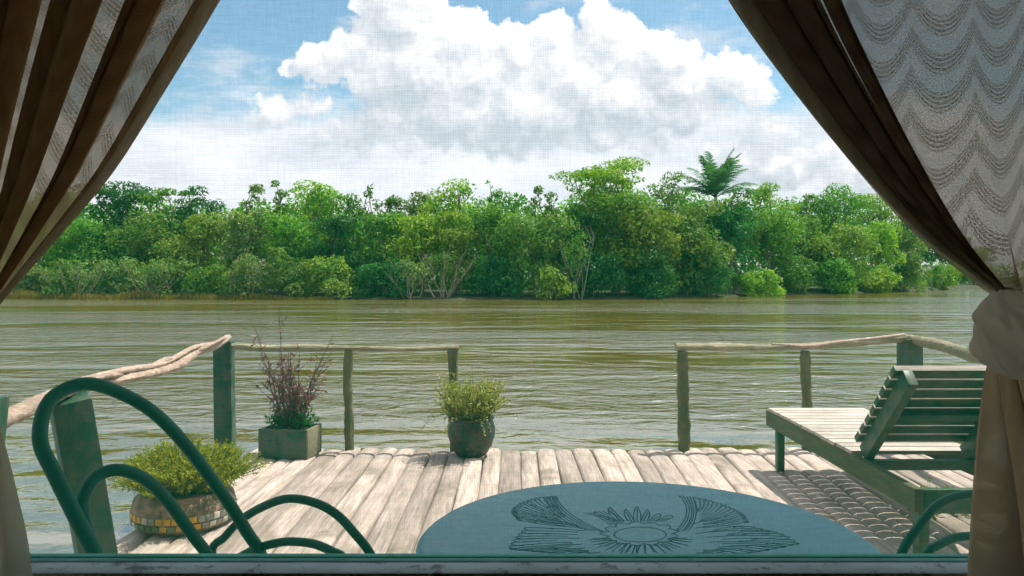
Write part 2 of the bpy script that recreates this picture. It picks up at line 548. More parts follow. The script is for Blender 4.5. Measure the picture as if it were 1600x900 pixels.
b = MB()
rng = random.Random(5)
rows = []
for k in range(60):
    px = -1600 + k * 4800 / 59
    d = shore(px)
    rows.append([at(px, HY, d + o) for o in (-0.2, 1.2, 4.0, 14.0, 220.0)])
zz = (WZ - .15, WZ + .12, WZ + .35, WZ + .5, WZ + .7)
vs = [Vector((q.x, q.y, zz[j] + (rng.uniform(-.05, .05) if 0 < j < 4 else 0))) for r in rows for j, q in enumerate(r)]
fs = [(i * 5 + j, (i + 1) * 5 + j, (i + 1) * 5 + j + 1, i * 5 + j + 1) for i in range(59) for j in range(4)]
b.add(vs, fs)
tag(b.build('far_bank_ground', M['bank']), kind='structure')

# ------------------------------------------------------------------ deck of half-round logs
DX0, DX1, DFAR = -2.02, 3.32, 6.06
b = MB()
rng = random.Random(11)
x = DX0
PROF = 9
while x < DX1:
    w = rng.uniform(.118, .160)
    cx = x + w / 2
    fan = 0.055 * max(0.0, min(1.0, (cx - 0.5) / 0.9))
    yend = DFAR + rng.uniform(-.07, .05) + .02
    hz = rng.uniform(-.006, .006)
    ny = 22
    vs = []
    ph = rng.uniform(0, 9); wf = rng.uniform(.96, 1.05); ta = rng.uniform(-.05, .05)
    for i in range(ny + 1):
        t = i / ny
        y = 1.10 + (yend - 1.10) * t
        xc = cx + fan * (y - DFAR) + .006 * math.sin(2.1 * y + ph)
        ww = w * (wf + ta * (t - .5)) * (1 + .02 * math.sin(5 * y + 2 * ph)) * .5 * .985
        e = 1.0 if i < ny - 1 else (.985 if i == ny - 1 else .86)
        for k in range(PROF):
            a = math.pi * k / (PROF - 1)
            vs.append((xc - math.cos(a) * ww * (1 if e > .98 else .96), y, hz + (math.sin(a) ** .55 - 1) * w * .20 * (1.0) - (1 - e) * .10 + rng.uniform(-.0012, .0012)))
        vs.append((xc + ww, y, -.13)); vs.append((xc - ww, y, -.13))
    q = PROF + 2
    fs = []
    for i in range(ny):
        for k in range(q):
            k2 = (k + 1) % q
            fs.append((i * q + k, (i + 1) * q + k, (i + 1) * q + k2, i * q + k2))
    fs.append(tuple(range(q))); fs.append(tuple(ny * q + k for k in range(q - 1, -1, -1)))
    b.add(vs, fs)
    x += w
# bearer logs under the deck, floating in the water
for y in (1.4, 2.9, 4.4, 5.75):
    b.tube([(DX0 - .12, y, -.27), (0, y, -.27), (DX1 + .1, y, -.27)], .135, 10)
tag(b.build('deck', M['deck'], angle=60), kind='structure')

# ------------------------------------------------------------------ cabin with the window the view looks out of
WY = 1.0
SILL = 0.968
cab = empty('cabin', (0, 0, 0), 'dark timber cabin wall below and around the window, with a grey painted sill', 'cabin')
OX, OZ = 1.02, 2.02          # opening half width and top
b = MB()
for (x0, x1, z0, z1) in ((-3.4, -OX, -.05, 2.62), (OX, 3.4, -.05, 2.62), (-OX, OX, -.05, SILL - .046), (-OX, OX, OZ, 2.62)):
    b.box(((x0 + x1) / 2, WY + .05, (z0 + z1) / 2), (x1 - x0, .09, z1 - z0))
b.build('front_wall', M['dark_wood'], cab, smooth=False)
b = MB()
M['inner_wall'] = paint_mat('pale_bounce_wall', (.72, .65, .54), (.55, .48, .38), rough=.9)  # unseen walls made pale to bounce light onto the curtains
b.box((-3.45, -1.0, 1.28), (.09, 4.1, 2.68)); b.box((3.45, -1.0, 1.28), (.09, 4.1, 2.68)); b.box((0, -3.05, 1.28), (6.8, .09, 2.68))
b.build('side_wall', M['inner_wall'], cab, smooth=False)
b = MB(); b.box((0, -1.02, -.1), (6.9, 4.0, .08)); b.build('floor', M['dark_wood'], cab, smooth=False)
b = MB()
b.box((0, -.18, 2.68), (7.4, 5.90, .05), Matrix.Identity(3))
b.build('roof', M['roof'], cab, smooth=False)
win = MB()
for sx in (-1, 1):
    win.box((sx * (OX - .028), WY + .045, (SILL + OZ) / 2), (.05, .11, OZ - SILL - .004), bev=.004)
win.box((0, WY + .045, OZ - .026), (2 * OX - .11, .11, .048), bev=.004)
wino = win.build('window', M['sill'], cab)
s_ = MB()
s_.box((0, WY + .015, SILL - .022), (2 * OX + .12, .040, .042), bev=.004)
s_.build('sill', M['sill'], wino)
s_ = MB()
s_.box((0, WY + .0405, SILL - .0216), (2 * OX - .11, .013, .042), bev=.001)
s_.build('screen_batten', M['teal'], wino)
s_ = MB()
s_.box((0, WY + .0585, SILL - .0216), (2 * OX - .11, .012, .042), bev=.001)
s_.build('screen_batten', M['teal'], wino)


def screen_mat():
    m, n, out = new_mat('gauze')
    tc = n.n('ShaderNodeTexCoord')
    p = tc.outputs['Object']
    sp = n.n('ShaderNodeSeparateXYZ'); n.link(p, sp.inputs[0])
    jx = n.noise(n.mapv(p, (5, 1, 3)), 1.0, 2.0)
    jz = n.noise(n.mapv(p, (3, 1, 5)), 1.0, 2.0)
    wx = n.m('SINE', n.m('ADD', n.m('MULTIPLY', sp.outputs[0], 2 * math.pi / .0033), n.m('MULTIPLY', jx, 5.0)))
    wz = n.m('SINE', n.m('ADD', n.m('MULTIPLY', sp.outputs[2], 2 * math.pi / .0033), n.m('MULTIPLY', jz, 5.0)))
    a = n.noise(n.mapv(p, (260, 1, 26)), 1.0, 2.0, 0.6)
    c = n.noise(n.mapv(p, (26, 1, 260)), 1.0, 2.0, 0.6)
    w = n.m('ADD', n.m('MULTIPLY', n.m('ADD', wx, wz), 0.13), n.m('ADD', n.lin(a, 0.3, 0.7, 0.36, 0.64), n.lin(c, 0.3, 0.7, 0.36, 0.64)))
    dens = n.m('MULTIPLY', w, 92.0)
    v = n.n('ShaderNodeVolumePrincipled')
    v.inputs['Color'].default_value = (0.05, 0.98, 0.52, 1)
    v.inputs['Anisotropy'].default_value = 0.0
    n.link(dens, v.inputs['Density'])
    n.link(v.outputs[0], out.inputs['Volume'])
    return m


s_ = MB()
s_.box((0, WY + .0495, (SILL - .012 + OZ) / 2), (2 * OX - .104, .004, OZ - SILL))
s_.build('insect_screen', screen_mat(), wino, smooth=False)


# ------------------------------------------------------------------ curtains
def cloth_mat(name, base, trans_col, sheer, pattern=1.0, through=.5):
    m, n, out = new_mat(name)
    uv = n.n('ShaderNodeUVMap'); uv.uv_map = 'cloth'
    u = uv.outputs[0]
    sp = n.n('ShaderNodeSeparateXYZ'); n.link(u, sp.inputs[0])
    X, Y = sp.outputs[0], sp.outputs[1]        # metres on the cloth
    # scallop lace: rows of hanging garlands, four cords each
    PX, PY = 0.0680, 0.0440
    row = n.m('DIVIDE', Y, PY)
    a = n.m('ABSOLUTE', n.m('SUBTRACT', n.m('FRACT', n.m('DIVIDE', X, PX)), 0.5))     # 0 mid .. .5 at the points
    arc = n.m('MULTIPLY', n.m('POWER', n.m('MULTIPLY', a, 2.0), 2.0), 0.88)
    t = n.m('FRACT', n.m('SUBTRACT', row, n.m('MULTIPLY', arc, 1.0)))
    cords = n.m('ABSOLUTE', n.m('SINE', n.m('MULTIPLY', t, math.pi * 8.0)))
    inrow = n.m('MULTIPLY', n.ss(t, 0.02, 0.10), n.m('SUBTRACT', 1.0, n.ss(t, 0.52, 0.64)))
    lace = n.m('MULTIPLY', n.ss(cords, 0.25, 0.8), inrow)
    lace = n.m('MULTIPLY', lace, pattern)
    knit = n.noise(n.mapv(u, (900, 900, 1)), 1.0, 1.0)
    knit2 = n.noise(n.mapv(u, (620, 620, 1)), 1.0, 2.0)
    lace = n.m('MULTIPLY', lace, n.lin(knit2, .35, .6, .35, 1.0))
    open_ = n.m('SUBTRACT', n.lin(knit2, .3, .7, sheer + .10, sheer - .10), n.m('MULTIPLY', lace, sheer * 0.80), clamp=True)
    col = n.mix(knit, c4(tuple(q * .85 for q in base)), c4(tuple(q * 1.1 for q in base)))
    col = n.mix(n.m('MULTIPLY', lace, .35), col, c4(tuple(q * .5 for q in base)))
    d = n.n('ShaderNodeBsdfDiffuse'); n.link(col, d.inputs[0])
    tl = n.n('ShaderNodeBsdfTranslucent')
    tl.inputs[0].default_value = c4(trans_col)
    n.link(n.mix(n.m('MULTIPLY', lace, .55), c4(trans_col), c4(tuple(q * .25 for q in trans_col))), tl.inputs[0])
    tr = n.n('ShaderNodeBsdfTransparent')
    bnp = n.n('ShaderNodeBump'); bnp.inputs['Strength'].default_value = .5; bnp.inputs['Distance'].default_value = .001
    n.link(knit2, bnp.inputs['Height']); n.link(bnp.outputs[0], d.inputs['Normal'])
    m1 = n.n('ShaderNodeMixShader'); m1.inputs[0].default_value = through
    n.link(d.outputs[0], m1.inputs[1]); n.link(tl.outputs[0], m1.inputs[2])
    m2 = n.n('ShaderNodeMixShader'); n.link(open_, m2.inputs[0])
    n.link(m1.outputs[0], m2.inputs[1]); n.link(tr.outputs[0], m2.inputs[2])
    n.link(m2.outputs[0], out.inputs[0])
    return m


M['cloth'] = cloth_mat('lace_cloth', (.74, .58, .40), (.50, .40, .25), .14)
M['cloth_left'] = cloth_mat('brown_lace_cloth', (.66, .49, .30), (.62, .46, .25), .12)
M['cloth_knot'] = cloth_mat('knotted_cloth', (.86, .79, .69), (.92, .84, .72), .02, .10, .72)  # lightened copy of the lace cloth, making up for missing light on the knot
M['cloth_lit_tail'] = cloth_mat('lit_tail_cloth', (.66, .60, .44), (.74, .68, .50), .03, .2, .6)  # brighter copy of the left cloth, standing in for light on its tail
M['cloth_tail'] = cloth_mat('tail_cloth', (.60, .48, .35), (.62, .45, .27), .02, .25, .5)
CY = 0.90          # distance of the curtains from the eye


def sheet(fn, nu, nv, uvfn, name, mat, parent=None):
    us = np.linspace(0, 1, nu); vs_ = np.linspace(0, 1, nv)
    pts = np.array([[fn(u, v) for u in us] for v in vs_]).reshape(-1, 3)
    idx = np.arange(nu * nv).reshape(nv, nu)
    q = np.stack([idx[:-1, :-1], idx[:-1, 1:], idx[1:, 1:], idx[1:, :-1]], -1).reshape(-1, 4)
    o = fast_mesh(name, pts, q, mat, parent, smooth=True)
    me = o.data
    uvs = np.array([[uvfn(u, v) for u in us] for v in vs_]).reshape(-1, 2)
    lay = me.uv_layers.new(name='cloth')
    li = np.empty(len(me.loops), np.int32); me.loops.foreach_get('vertex_index', li)
    lay.data.foreach_set('uv', uvs[li].astype(np.float32).ravel())
    return o


def pxz(px, py, d=CY):
    q = at(px, py, d)
    return q.x, q.z


def interp_edge(tab, v):
    return float(np.interp(v, [t[0] for t in tab], [t[1] for t in tab])), float(np.interp(v, [t[0] for t in tab], [t[2] for t in tab]))


def smooth_edge(pts):
    """(px,py) knots -> function v -> (px,py), evenly by length"""
    c = bez([(p[0], p[1], 0) for p in pts], 20)
    L = [0.0]
    for a, b_ in zip(c, c[1:]): L.append(L[-1] + (b_ - a).length)
    L = np.array(L) / L[-1]
    xs = np.array([p[0] for p in c]); ys = np.array([p[1] for p in c])
    return lambda v: (float(np.interp(v, L, xs)), float(np.interp(v, L, ys)))


# left curtain: gathered to the left just outside the picture
cl = empty('curtain', (-.75, CY, 0), 'brown sheer curtain pulled back to the left of the window in long pleats', 'curtain', 'lace curtains framing the window')
inner = smooth_edge([(470, -260), (405, -110), (342, 0), (262, 130), (178, 262), (92, 365), (0, 470), (-38, 525)])
outer = smooth_edge([(-420, -260), (-400, -110), (-370, 0), (-330, 130), (-280, 262), (-210, 365), (-130, 470), (-75, 525)])
NF = 7.0


def left_fn(u, v):
    ix, iy = inner(v); ox, oy = outer(v)
    # deep pleats: the cloth doubles back over itself between narrow single layers
    th = 2 * math.pi * NF * u + .9 * math.sin(6 * u + .4) + .25 * math.sin(3 * v + 9 * u)
    amp = .034 * (1 - v) + .008
    env = min(1.0, (1 - u) * 16)
    kb = u / .955 if u < .955 else 1 - (u - .955) / .045 * .075      # the hem is turned back
    k = kb + env * (1.28 / NF) * (math.sin(th) * .62 + .30 * math.sin(2 * th + .9)) * (.55 + .45 * math.sin(3.1 * u + .7))
    px = ox + (ix - ox) * k; py = oy + (iy - oy) * k
    d = CY + amp * math.cos(th) + .010 * math.sin(2.3 * th + 2) * (1 - v)
    X, Z = pxz(px, py)
    return (X + .75, d - CY, Z)


sheet(left_fn, 420, 70, lambda u, v: (u * 1.9, -v * .62), 'pleated_cloth', M['cloth_left'], cl)
tail_in = smooth_edge([(-38, 525), (-22, 600), (2, 690), (22, 780), (38, 880), (50, 1100)])


def left_tail(u, v):
    ix, iy = tail_in(v)
    ox, oy = -95 - 150 * v, iy
    th = 2 * math.pi * 4.2 * u + 1.0 * math.sin(5 * u + v)
    px = ox + (ix - ox) * u
    d = CY + (.006 + .022 * v) * math.sin(th)
    X, Z = pxz(px, oy)
    return (X + .75, d - CY, Z)


sheet(left_tail, 90, 50, lambda u, v: (u * .5, -.65 - v * .45), 'hanging_tail', M['cloth_lit_tail'], cl)
b = MB()
b.tube([at(-95, 528, CY) - Vector((-.75, CY, 0)), at(-58, 520, CY - .02) - Vector((-.75, CY, 0)), at(-34, 528, CY) - Vector((-.75, CY, 0))], [.018, .026, .018], 14)
b.build('tie', M['cloth_knot'], cl)

# right curtain: sheer lace panel, a rolled band of folds at its edge, knotted at the side
cr = empty('curtain', (.75, CY, 0), 'scallop lace curtain drawn to the right of the window and tied in a knot', 'curtain', 'lace curtains framing the window')
innr = smooth_edge([(1040, -260), (1098, -110), (1150, 0), (1232, 122), (1330, 250), (1430, 362), (1520, 436), (1556, 462)])
outr = smooth_edge([(1960, -260), (1930, -110), (1900, 0), (1850, 122), (1790, 250), (1725, 362), (1650, 440), (1612, 470)])


def right_fn(u, v):
    ix, iy = innr(v); ox, oy = outr(v)
    # u = 0 at the rolled inner edge; the first third of the cloth is packed in a narrow band
    if u < .42:
        s = u / .42
        th = 2 * math.pi * 4.0 * s
        sn = math.sin(math.pi * s) ** .5
        kb = s if s > .10 else .10 + (.10 - s) * .75                     # turned hem
        kb = (kb - .10) / .90
        k = .215 * kb + (.052 * math.sin(th + .4) + .024 * math.sin(2 * th + .6)) * sn
        dd = (.024 * (1 - v) + .008) * math.cos(th) - .020 * sn
    else:
        s = (u - .42) / .58
        k = .215 + .785 * s
        dd = .012 * math.sin(2 * math.pi * (2.2 * s + .15)) * min(1, s * 4) * (.4 + .9 * v) - .03 * max(0, v - .75)
        k += .030 * max(0, (v - .55) / .45) * math.sin(2 * math.pi * 4.3 * s + 1) * math.sin(math.pi * s)
    px = ix + (ox - ix) * k; py = iy + (oy - iy) * k
    X, Z = pxz(px, py)
    return (X - .75, dd, Z)


def right_uv(u, v):
    p = right_fn(u, v)
    if u < .42: return (u * 2.2, p[2])
    return (p[0] * 1.0 + .013, p[2] + .012 * math.sin(p[0] * 14))


sheet(right_fn, 260, 80, right_uv, 'lace_cloth', M['cloth'], cr)
# hem strip along the inner edge of the flat panel, then the knot and the tail
rng = random.Random(3)
nu, nv = 72, 48
cK = at(1583, 520, CY - .02) - Vector((.75, CY, 0))
vs = []; qs = []
for j in range(nv + 1):
    v = j / nv * math.pi
    for i in range(nu):
        a = 2 * math.pi * i / nu
        d = Vector((math.sin(v) * math.cos(a), math.sin(v) * math.sin(a), math.cos(v)))
        tw = a + 1.6 * math.cos(v)
        r = 1 + .10 * math.sin(4 * tw + .7) + .06 * math.sin(7 * tw - 2 * v) + .05 * math.sin(11 * a + 5 * d.z) - .12 * math.exp(-((d.z - .25 - .3 * math.sin(a)) / .12) ** 2)
        zz_ = d.z * (.050 if d.z > 0 else .052)
        xx = d.x * .040 * (1 - .22 * d.z)
        vs.append(cK + Vector((xx * r, d.y * .036 * r, zz_ * (.9 + .1 * r) - .010 * d.x)))
for j in range(nv):
    for i in range(nu):
        i2 = (i + 1) % nu
        qs.append((j * nu + i, j * nu + i2, (j + 1) * nu + i2, (j + 1) * nu + i))
b = MB(); b.add(vs, qs)
b.build('knot', M['cloth_knot'], cr, angle=0)
tin = smooth_edge([(1548, 560), (1543, 620), (1541, 740), (1538, 830), (1534, 920), (1528, 1100)])
tout = smooth_edge([(1596, 560), (1640, 640), (1690, 740), (1730, 830), (1760, 920), (1800, 1100)])


def right_tail(u, v):
    ix, iy = tin(v); ox, oy = tout(v)
    th = 2 * math.pi * 3.4 * u + .5 + .9 * math.sin(2.4 * v)
    px = ix + (ox - ix) * (u + .035 * math.sin(2 * th) * math.sin(math.pi * u)); py = iy + (oy - iy) * u
    d = (.005 + .028 * min(1, v * 1.6)) * math.sin(th) + .006 * math.sin(9 * u + 6 * v)
    X, Z = pxz(px, py)
    return (X - .75, d, Z)


sheet(right_tail, 110, 60, lambda u, v: (u * .5, -.65 - v * .42), 'hanging_tail', M['cloth_tail'], cr)

# ------------------------------------------------------------------ carved round table on the porch
TC = Vector((.300, 1.752, .75)); TR = .515
tab = empty('carved_table', (TC.x, TC.y, 0), 'round blue green wooden table with a flower and feathers carved in its top', 'table')


def T(X, Y):
    """a point of the carving (photo position) laid on the table top, in table coordinates"""
    q = on(780 + X / 3.2, 740 + Y / 3.2, .75)
    return (q.x - TC.x, q.y - TC.y)


STROKES = []


def qb(a, c, b_, n=9):
    pts = []
    for i in range(n):
        t = i / (n - 1)
        pts.append(T((1 - t) ** 2 * a[0] + 2 * t * (1 - t) * c[0] + t * t * b_[0], (1 - t) ** 2 * a[1] + 2 * t * (1 - t) * c[1] + t * t * b_[1]))
    STROKES.append(pts)


rng = random.Random(21)
STROKES.append([T(705 + 130 * math.cos(t), 305 + 37 * math.sin(t)) for t in np.linspace(0, 2 * math.pi, 40)])
for k in range(13):                                  # scalloped ring round the heart of the flower
    t0, t1 = 2 * math.pi * k / 13, 2 * math.pi * (k + 1) / 13
    tm = (t0 + t1) / 2
    rr = rng.uniform(1.38, 1.58)
    pa = (705 + 160 * math.cos(t0), 300 + 50 * math.sin(t0)); pb = (705 + 160 * math.cos(t1), 300 + 50 * math.sin(t1))
    qb(pa, (705 + 160 * rr * math.cos(tm), 300 + 50 * rr * math.sin(tm)), pb, 8)
for (tx, ty, bx, wd) in ((690, 165, 690, 26), (742, 180, 722, 22), (635, 178, 660, 24), (555, 168, 610, 30), (800, 200, 760, 24), (860, 208, 800, 26), (480, 190, 590, 30)):
    by = 238
    qb((bx - wd * .6, by), (tx - wd, (ty + by) / 2 - 12), (tx, ty)); qb((bx + wd * .6, by), (tx + wd, (ty + by) / 2 - 4), (tx, ty))
    qb((bx, by), ((bx + tx) / 2, (ty + by) / 2), (tx, ty + 16), 5)
for k in range(19):                                  # rays of the lower half
    t = R(8 + k * 9.1)
    j = rng.uniform(-.06, .06)
    qb((705 + 150 * math.cos(t), 318 + 38 * math.sin(t)), (705 + 200 * math.cos(t + j), 318 + 62 * math.sin(t)), (705 + 255 * math.cos(t + 1.4 * j), 318 + 90 * math.sin(t) * rng.uniform(.88, 1.05)), 6)
def J(x, y, j=3.0):
    return (x + rng.uniform(-j, j), y + rng.uniform(-j, j) * .6)


for k in range(5):                                   # wing quills, left and right
    o = k * 13
    qb(J(288 - o, 113 + 2 * k), J(305 - o * 1.1, 200 + 5 * k), J(528 - 22 * k, 292 - 2 * k), 12)
    qb(J(902 + o * 1.3, 110 + 2 * k), J(985 + o * .5, 190 + 8 * k), J(880 + 16 * k, 288 - k), 12)


def lerp_tab(tab, f):
    xs = np.linspace(0, 1, len(tab))
    return (float(np.interp(f, xs, [t[0] for t in tab])), float(np.interp(f, xs, [t[1] for t in tab])))


def feathers(tips, roots, n, bow, width):
    """a fan of feathers: two edges that meet in a rounded tip, and a short quill line"""
    for k in range(n):
        f = (k + .5) / n
        tx, ty = lerp_tab(tips, f); rx, ry = lerp_tab(roots, f)
        t2 = lerp_tab(tips, min(1, f + width / n)); r2 = lerp_tab(roots, min(1, f + width / n))
        s_ = rng.uniform(.55, .95)
        ex, ey = tx + (rx - tx) * s_, ty + (ry - ty) * s_
        qb(J(tx, ty), J((tx + ex) / 2 + bow[0], (ty + ey) / 2 + bow[1]), J(ex, ey), 9)
        qb((tx, ty), ((tx + t2[0]) / 2 + (tx - rx) * .05, (ty + t2[1]) / 2 + (ty - ry) * .05), (t2[0] * .94 + r2[0] * .06, t2[1] * .94 + r2[1] * .06), 5)
        if k % 2 == 0:
            s_ = rng.uniform(.25, .5)
            qb(J(tx * .88 + rx * .12, ty * .88 + ry * .12), J(tx * .7 + rx * .3 + bow[0], ty * .7 + ry * .3 + bow[1]), J(tx + (rx - tx) * s_, ty + (ry - ty) * s_), 5)


feathers([(280, 112), (190, 122), (120, 142), (72, 172), (66, 200), (100, 236)], [(325, 215), (350, 235), (380, 250), (410, 262), (430, 272), (450, 282)], 17, (-8, 6), .8)
feathers([(960, 116), (1045, 132), (1120, 156), (1190, 184), (1225, 212), (1245, 245)], [(1000, 215), (990, 235), (975, 252), (955, 265), (940, 275), (925, 285)], 16, (10, 4), .8)
feathers([(140, 262), (105, 300), (75, 335), (48, 378), (130, 386), (230, 394), (330, 402), (430, 408)], [(455, 285), (450, 305), (452, 325), (458, 342), (470, 358), (485, 372), (500, 384), (520, 394)], 17, (0, -6), .75)
feathers([(1240, 262), (1340, 284), (1430, 308), (1500, 352), (1400, 372), (1290, 392), (1160, 408), (1020, 412)], [(935, 290), (960, 302), (975, 318), (985, 335), (985, 352), (985, 368), (975, 384), (960, 396)], 18, (0, -14), .75)

for k in range(7):                                   # small leaves between the wings and the flower
    f = k / 6
    qb(J(420 + 150 * f, 196 - 12 * f), J(500 + 90 * f, 206 - 4 * f), J(560 + 60 * f, 258 - 18 * f), 6)
for k in range(16):                                  # second row of rays
    t = R(4 + k * 11.4)
    qb(J(705 + 165 * math.cos(t), 318 + 44 * math.sin(t)), J(705 + 195 * math.cos(t), 318 + 58 * math.sin(t)), J(705 + 232 * math.cos(t), 318 + 76 * math.sin(t)), 5)

NA, NR = 1000, 250
rad = TR - .018
rr_ = np.concatenate([np.linspace(.0015, rad, NR)])
th_ = np.arange(NA) * 2 * np.pi / NA
xg = (rr_[:, None] * np.cos(th_)[None]); yg = (rr_[:, None] * np.sin(th_)[None])
dmin = np.full(xg.shape, 1.0)
segs = []
for st_ in STROKES:
    segs += list(zip(st_[:-1], st_[1:]))
ang = np.arctan2(yg, xg)
for (a, c) in segs:
    ax, ay = a; bx, by = c
    mr = math.hypot((ax + bx) / 2, (ay + by) / 2)
    i0 = max(0, int((mr - .03) / rad * NR)); i1 = min(NR, int((mr + .03) / rad * NR) + 1)
    if i0 >= i1: continue
    X_ = xg[i0:i1]; Y_ = yg[i0:i1]
    dx, dy = bx - ax, by - ay
    L2 = dx * dx + dy * dy + 1e-12
    t = np.clip(((X_ - ax) * dx + (Y_ - ay) * dy) / L2, 0, 1)
    dd = np.hypot(X_ - ax - t * dx, Y_ - ay - t * dy)
    np.minimum(dmin[i0:i1], dd, out=dmin[i0:i1])
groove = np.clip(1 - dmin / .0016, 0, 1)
zg = -.0045 * groove
V_ = [np.stack([xg, yg, zg + .75], -1).reshape(-1, 3)]
prof = [(rad + .006, .7492), (rad + .010, .7455), (rad + .0105, .7440), (TR - .004, .7435), (TR - .001, .741), (TR, .736), (TR, .722), (TR - .004, .716), (TR - .03, .715), (TR - .05, .708), (.12, .706)]
for (r, z) in prof:
    V_.append(np.stack([r * np.cos(th_), r * np.sin(th_), np.full(NA, z)], -1))
V_ = np.concatenate(V_)
n_r = NR + len(prof)
idx = np.arange(n_r * NA).reshape(n_r, NA)
nx_ = np.roll(idx, -1, axis=1)
Q_ = np.stack([idx[:-1], idx[1:], nx_[1:], nx_[:-1]], -1).reshape(-1, 4)
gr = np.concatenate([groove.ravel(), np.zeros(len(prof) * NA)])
m, n, out = new_mat('table_paint')
p = n.n('ShaderNodeTexCoord').outputs['Object']
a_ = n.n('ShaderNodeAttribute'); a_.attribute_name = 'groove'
nz = n.noise(n.mapv(p, (3, 14, 3)), 2.5, 6.0, .65)
nz2 = n.noise(p, 55.0, 4.0, .6)
col = n.mix(n.lin(nz, .3, .7), (.020, .22, .28, 1), (.055, .31, .37, 1))
col = n.mix(n.m('MULTIPLY', n.ss(nz2, .60, .72), .35), col, (.26, .42, .44, 1))
col = n.mix(n.m('MULTIPLY', a_.outputs['Fac'], .5), col, (.010, .035, .042, 1))      # darker colour along the carved lines
principled(n, out, col, n.lin(nz2, .3, .7, .30, .46), nz2, .12, .002, .5)
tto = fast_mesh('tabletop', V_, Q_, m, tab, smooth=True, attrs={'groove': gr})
tto.data.set_sharp_from_angle(angle=R(60))
b = MB()
b.lathe([(.20, 0), (.21, .02), (.19, .05), (.085, .09), (.06, .16), (.075, .26), (.055, .36), (.07, .50), (.055, .60), (.10, .675), (.16, .704)], seg=32)
b.build('pedestal', M['chair'], tab)


# ------------------------------------------------------------------ bent tube armchairs
def make_chair(label):
    """origin on the deck under the seat; the sitter looks along +x; the back is at -x"""
    t = empty('armchair', (0, 0, 0), label, 'chair', 'bent tube armchairs at the carved table')
    outer = [(-.185, -.232, .42), (-.195, -.236, .60), (-.222, -.247, .732), (-.275, -.261, .825), (-.338, -.268, .917), (-.385, -.268, .982), (-.415, -.238, 1.046), (-.420, -.196, 1.081), (-.397, -.141, 1.093), (-.372, -.074, 1.062), (-.335, -.013, 1.009), (-.304, .057, .918), (-.261, .143, .771), (-.237, .199, .665), (-.219, .240, .577), (-.200, .245, .42)]
    inner = [(-.195, -.185, .42), (-.235, -.195, .60), (-.292, -.204, .72), (-.330, -.207, .817), (-.339, -.191, .862), (-.340, -.158, .888), (-.323, -.118, .892), (-.306, -.065, .861), (-.298, -.007, .797), (-.281, .057, .693), (-.262, .103, .609), (-.205, .150, .42)]
    for pts, r in ((outer, .0160), (inner, .0148)):
        b = MB(); b.tube(bez(pts, 8), r, 14)
        b.build('back_hoop', M['chair'], t)
    arm = [(-.30, .235, .42), (-.384, .222, .571), (-.345, .231, .626), (-.289, .241, .681), (-.211, .243, .725), (-.136, .246, .752), (-.054, .251, .751), (.018, .251, .730), (.082, .248, .687), (.134, .250, .633), (.19, .25, .52), (.225, .25, .42), (.26, .25, .01)]
    arm2 = [(-.36, .225, .42), (-.36, .226, .50), (-.313, .229, .561), (-.235, .232, .607), (-.174, .239, .629), (-.121, .241, .641), (-.048, .243, .645), (.017, .240, .635), (.056, .241, .619), (.11, .24, .55), (.15, .24, .42)]
    for sy in (-1, 1):
        dz = 0 if sy > 0 else -.012
        b = MB(); b.tube(bez([(p[0], sy * p[1], p[2] + dz * (p[2] > .1)) for p in arm], 8), .0116, 12)
        b.build('arm_hoop', M['chair'], t)
        b = MB(); b.tube(bez([(p[0], sy * p[1], p[2] + dz) for p in arm2], 8), .0116, 12)
        b.build('arm_hoop', M['chair'], t)
        b = MB()
        b.tube(bez([(-.20, sy * .235, .42), (-.23, sy * .24, .20), (-.27, sy * .245, .01)], 8), .016, 12)
        b.build('leg', M['chair'], t)
    b = MB()
    ring = []
    for k in range(33):
        a = 2 * math.pi * k / 32
        e = .55
        ring.append((.03 + .245 * math.copysign(abs(math.cos(a)) ** e, math.cos(a)), .245 * math.copysign(abs(math.sin(a)) ** e, math.sin(a)), .415))
    b.tube(ring, .016, 12)
    for k in range(17):
        y = -.225 + .45 * k / 16
        b.tube([(-.205, y, .418), (.03, y, .408), (.265, y, .418)], .0085, 8)
    b.build('seat', M['chair'], t)
    return t


ch = make_chair('dark green bent tube armchair with tall looped back, at the left of the carved table')
ch.location = (-.58, 1.79, 0)
ch.rotation_euler = (0, 0, R(-25))


def copy_thing(o, label):
    c = o.copy(); COL.objects.link(c); c['label'] = label
    for k in list(o.children):
        d = k.copy(); COL.objects.link(d); d.parent = c
        for k2 in list(k.children):
            e = k2.copy(); COL.objects.link(e); e.parent = d
    return c


ch2 = copy_thing(ch, 'dark green bent tube armchair half hidden by the right curtain, beside the wooden lounger')
ch2.location = (1.237, 1.834, 0)
ch2.rotation_euler = (0, 0, R(203.5))
ch2.scale = (1, -1, 1)

# ------------------------------------------------------------------ wooden lounger on the deck
LX0, LX1, LY0, LY1, LZ = 1.800, 2.430, 3.42, 5.42, .405
lo = empty('sun_lounger', ((LX0 + LX1) / 2, 4.42, 0), 'dark green slatted wooden sun lounger with raised back, standing on the log deck', 'sun lounger')
O = Vector(((LX0 + LX1) / 2, 4.42, 0))


def lb(mb, c, size, rot=None, bev=.004):
    mb.box(Vector(c) - O, size, rot, bev)


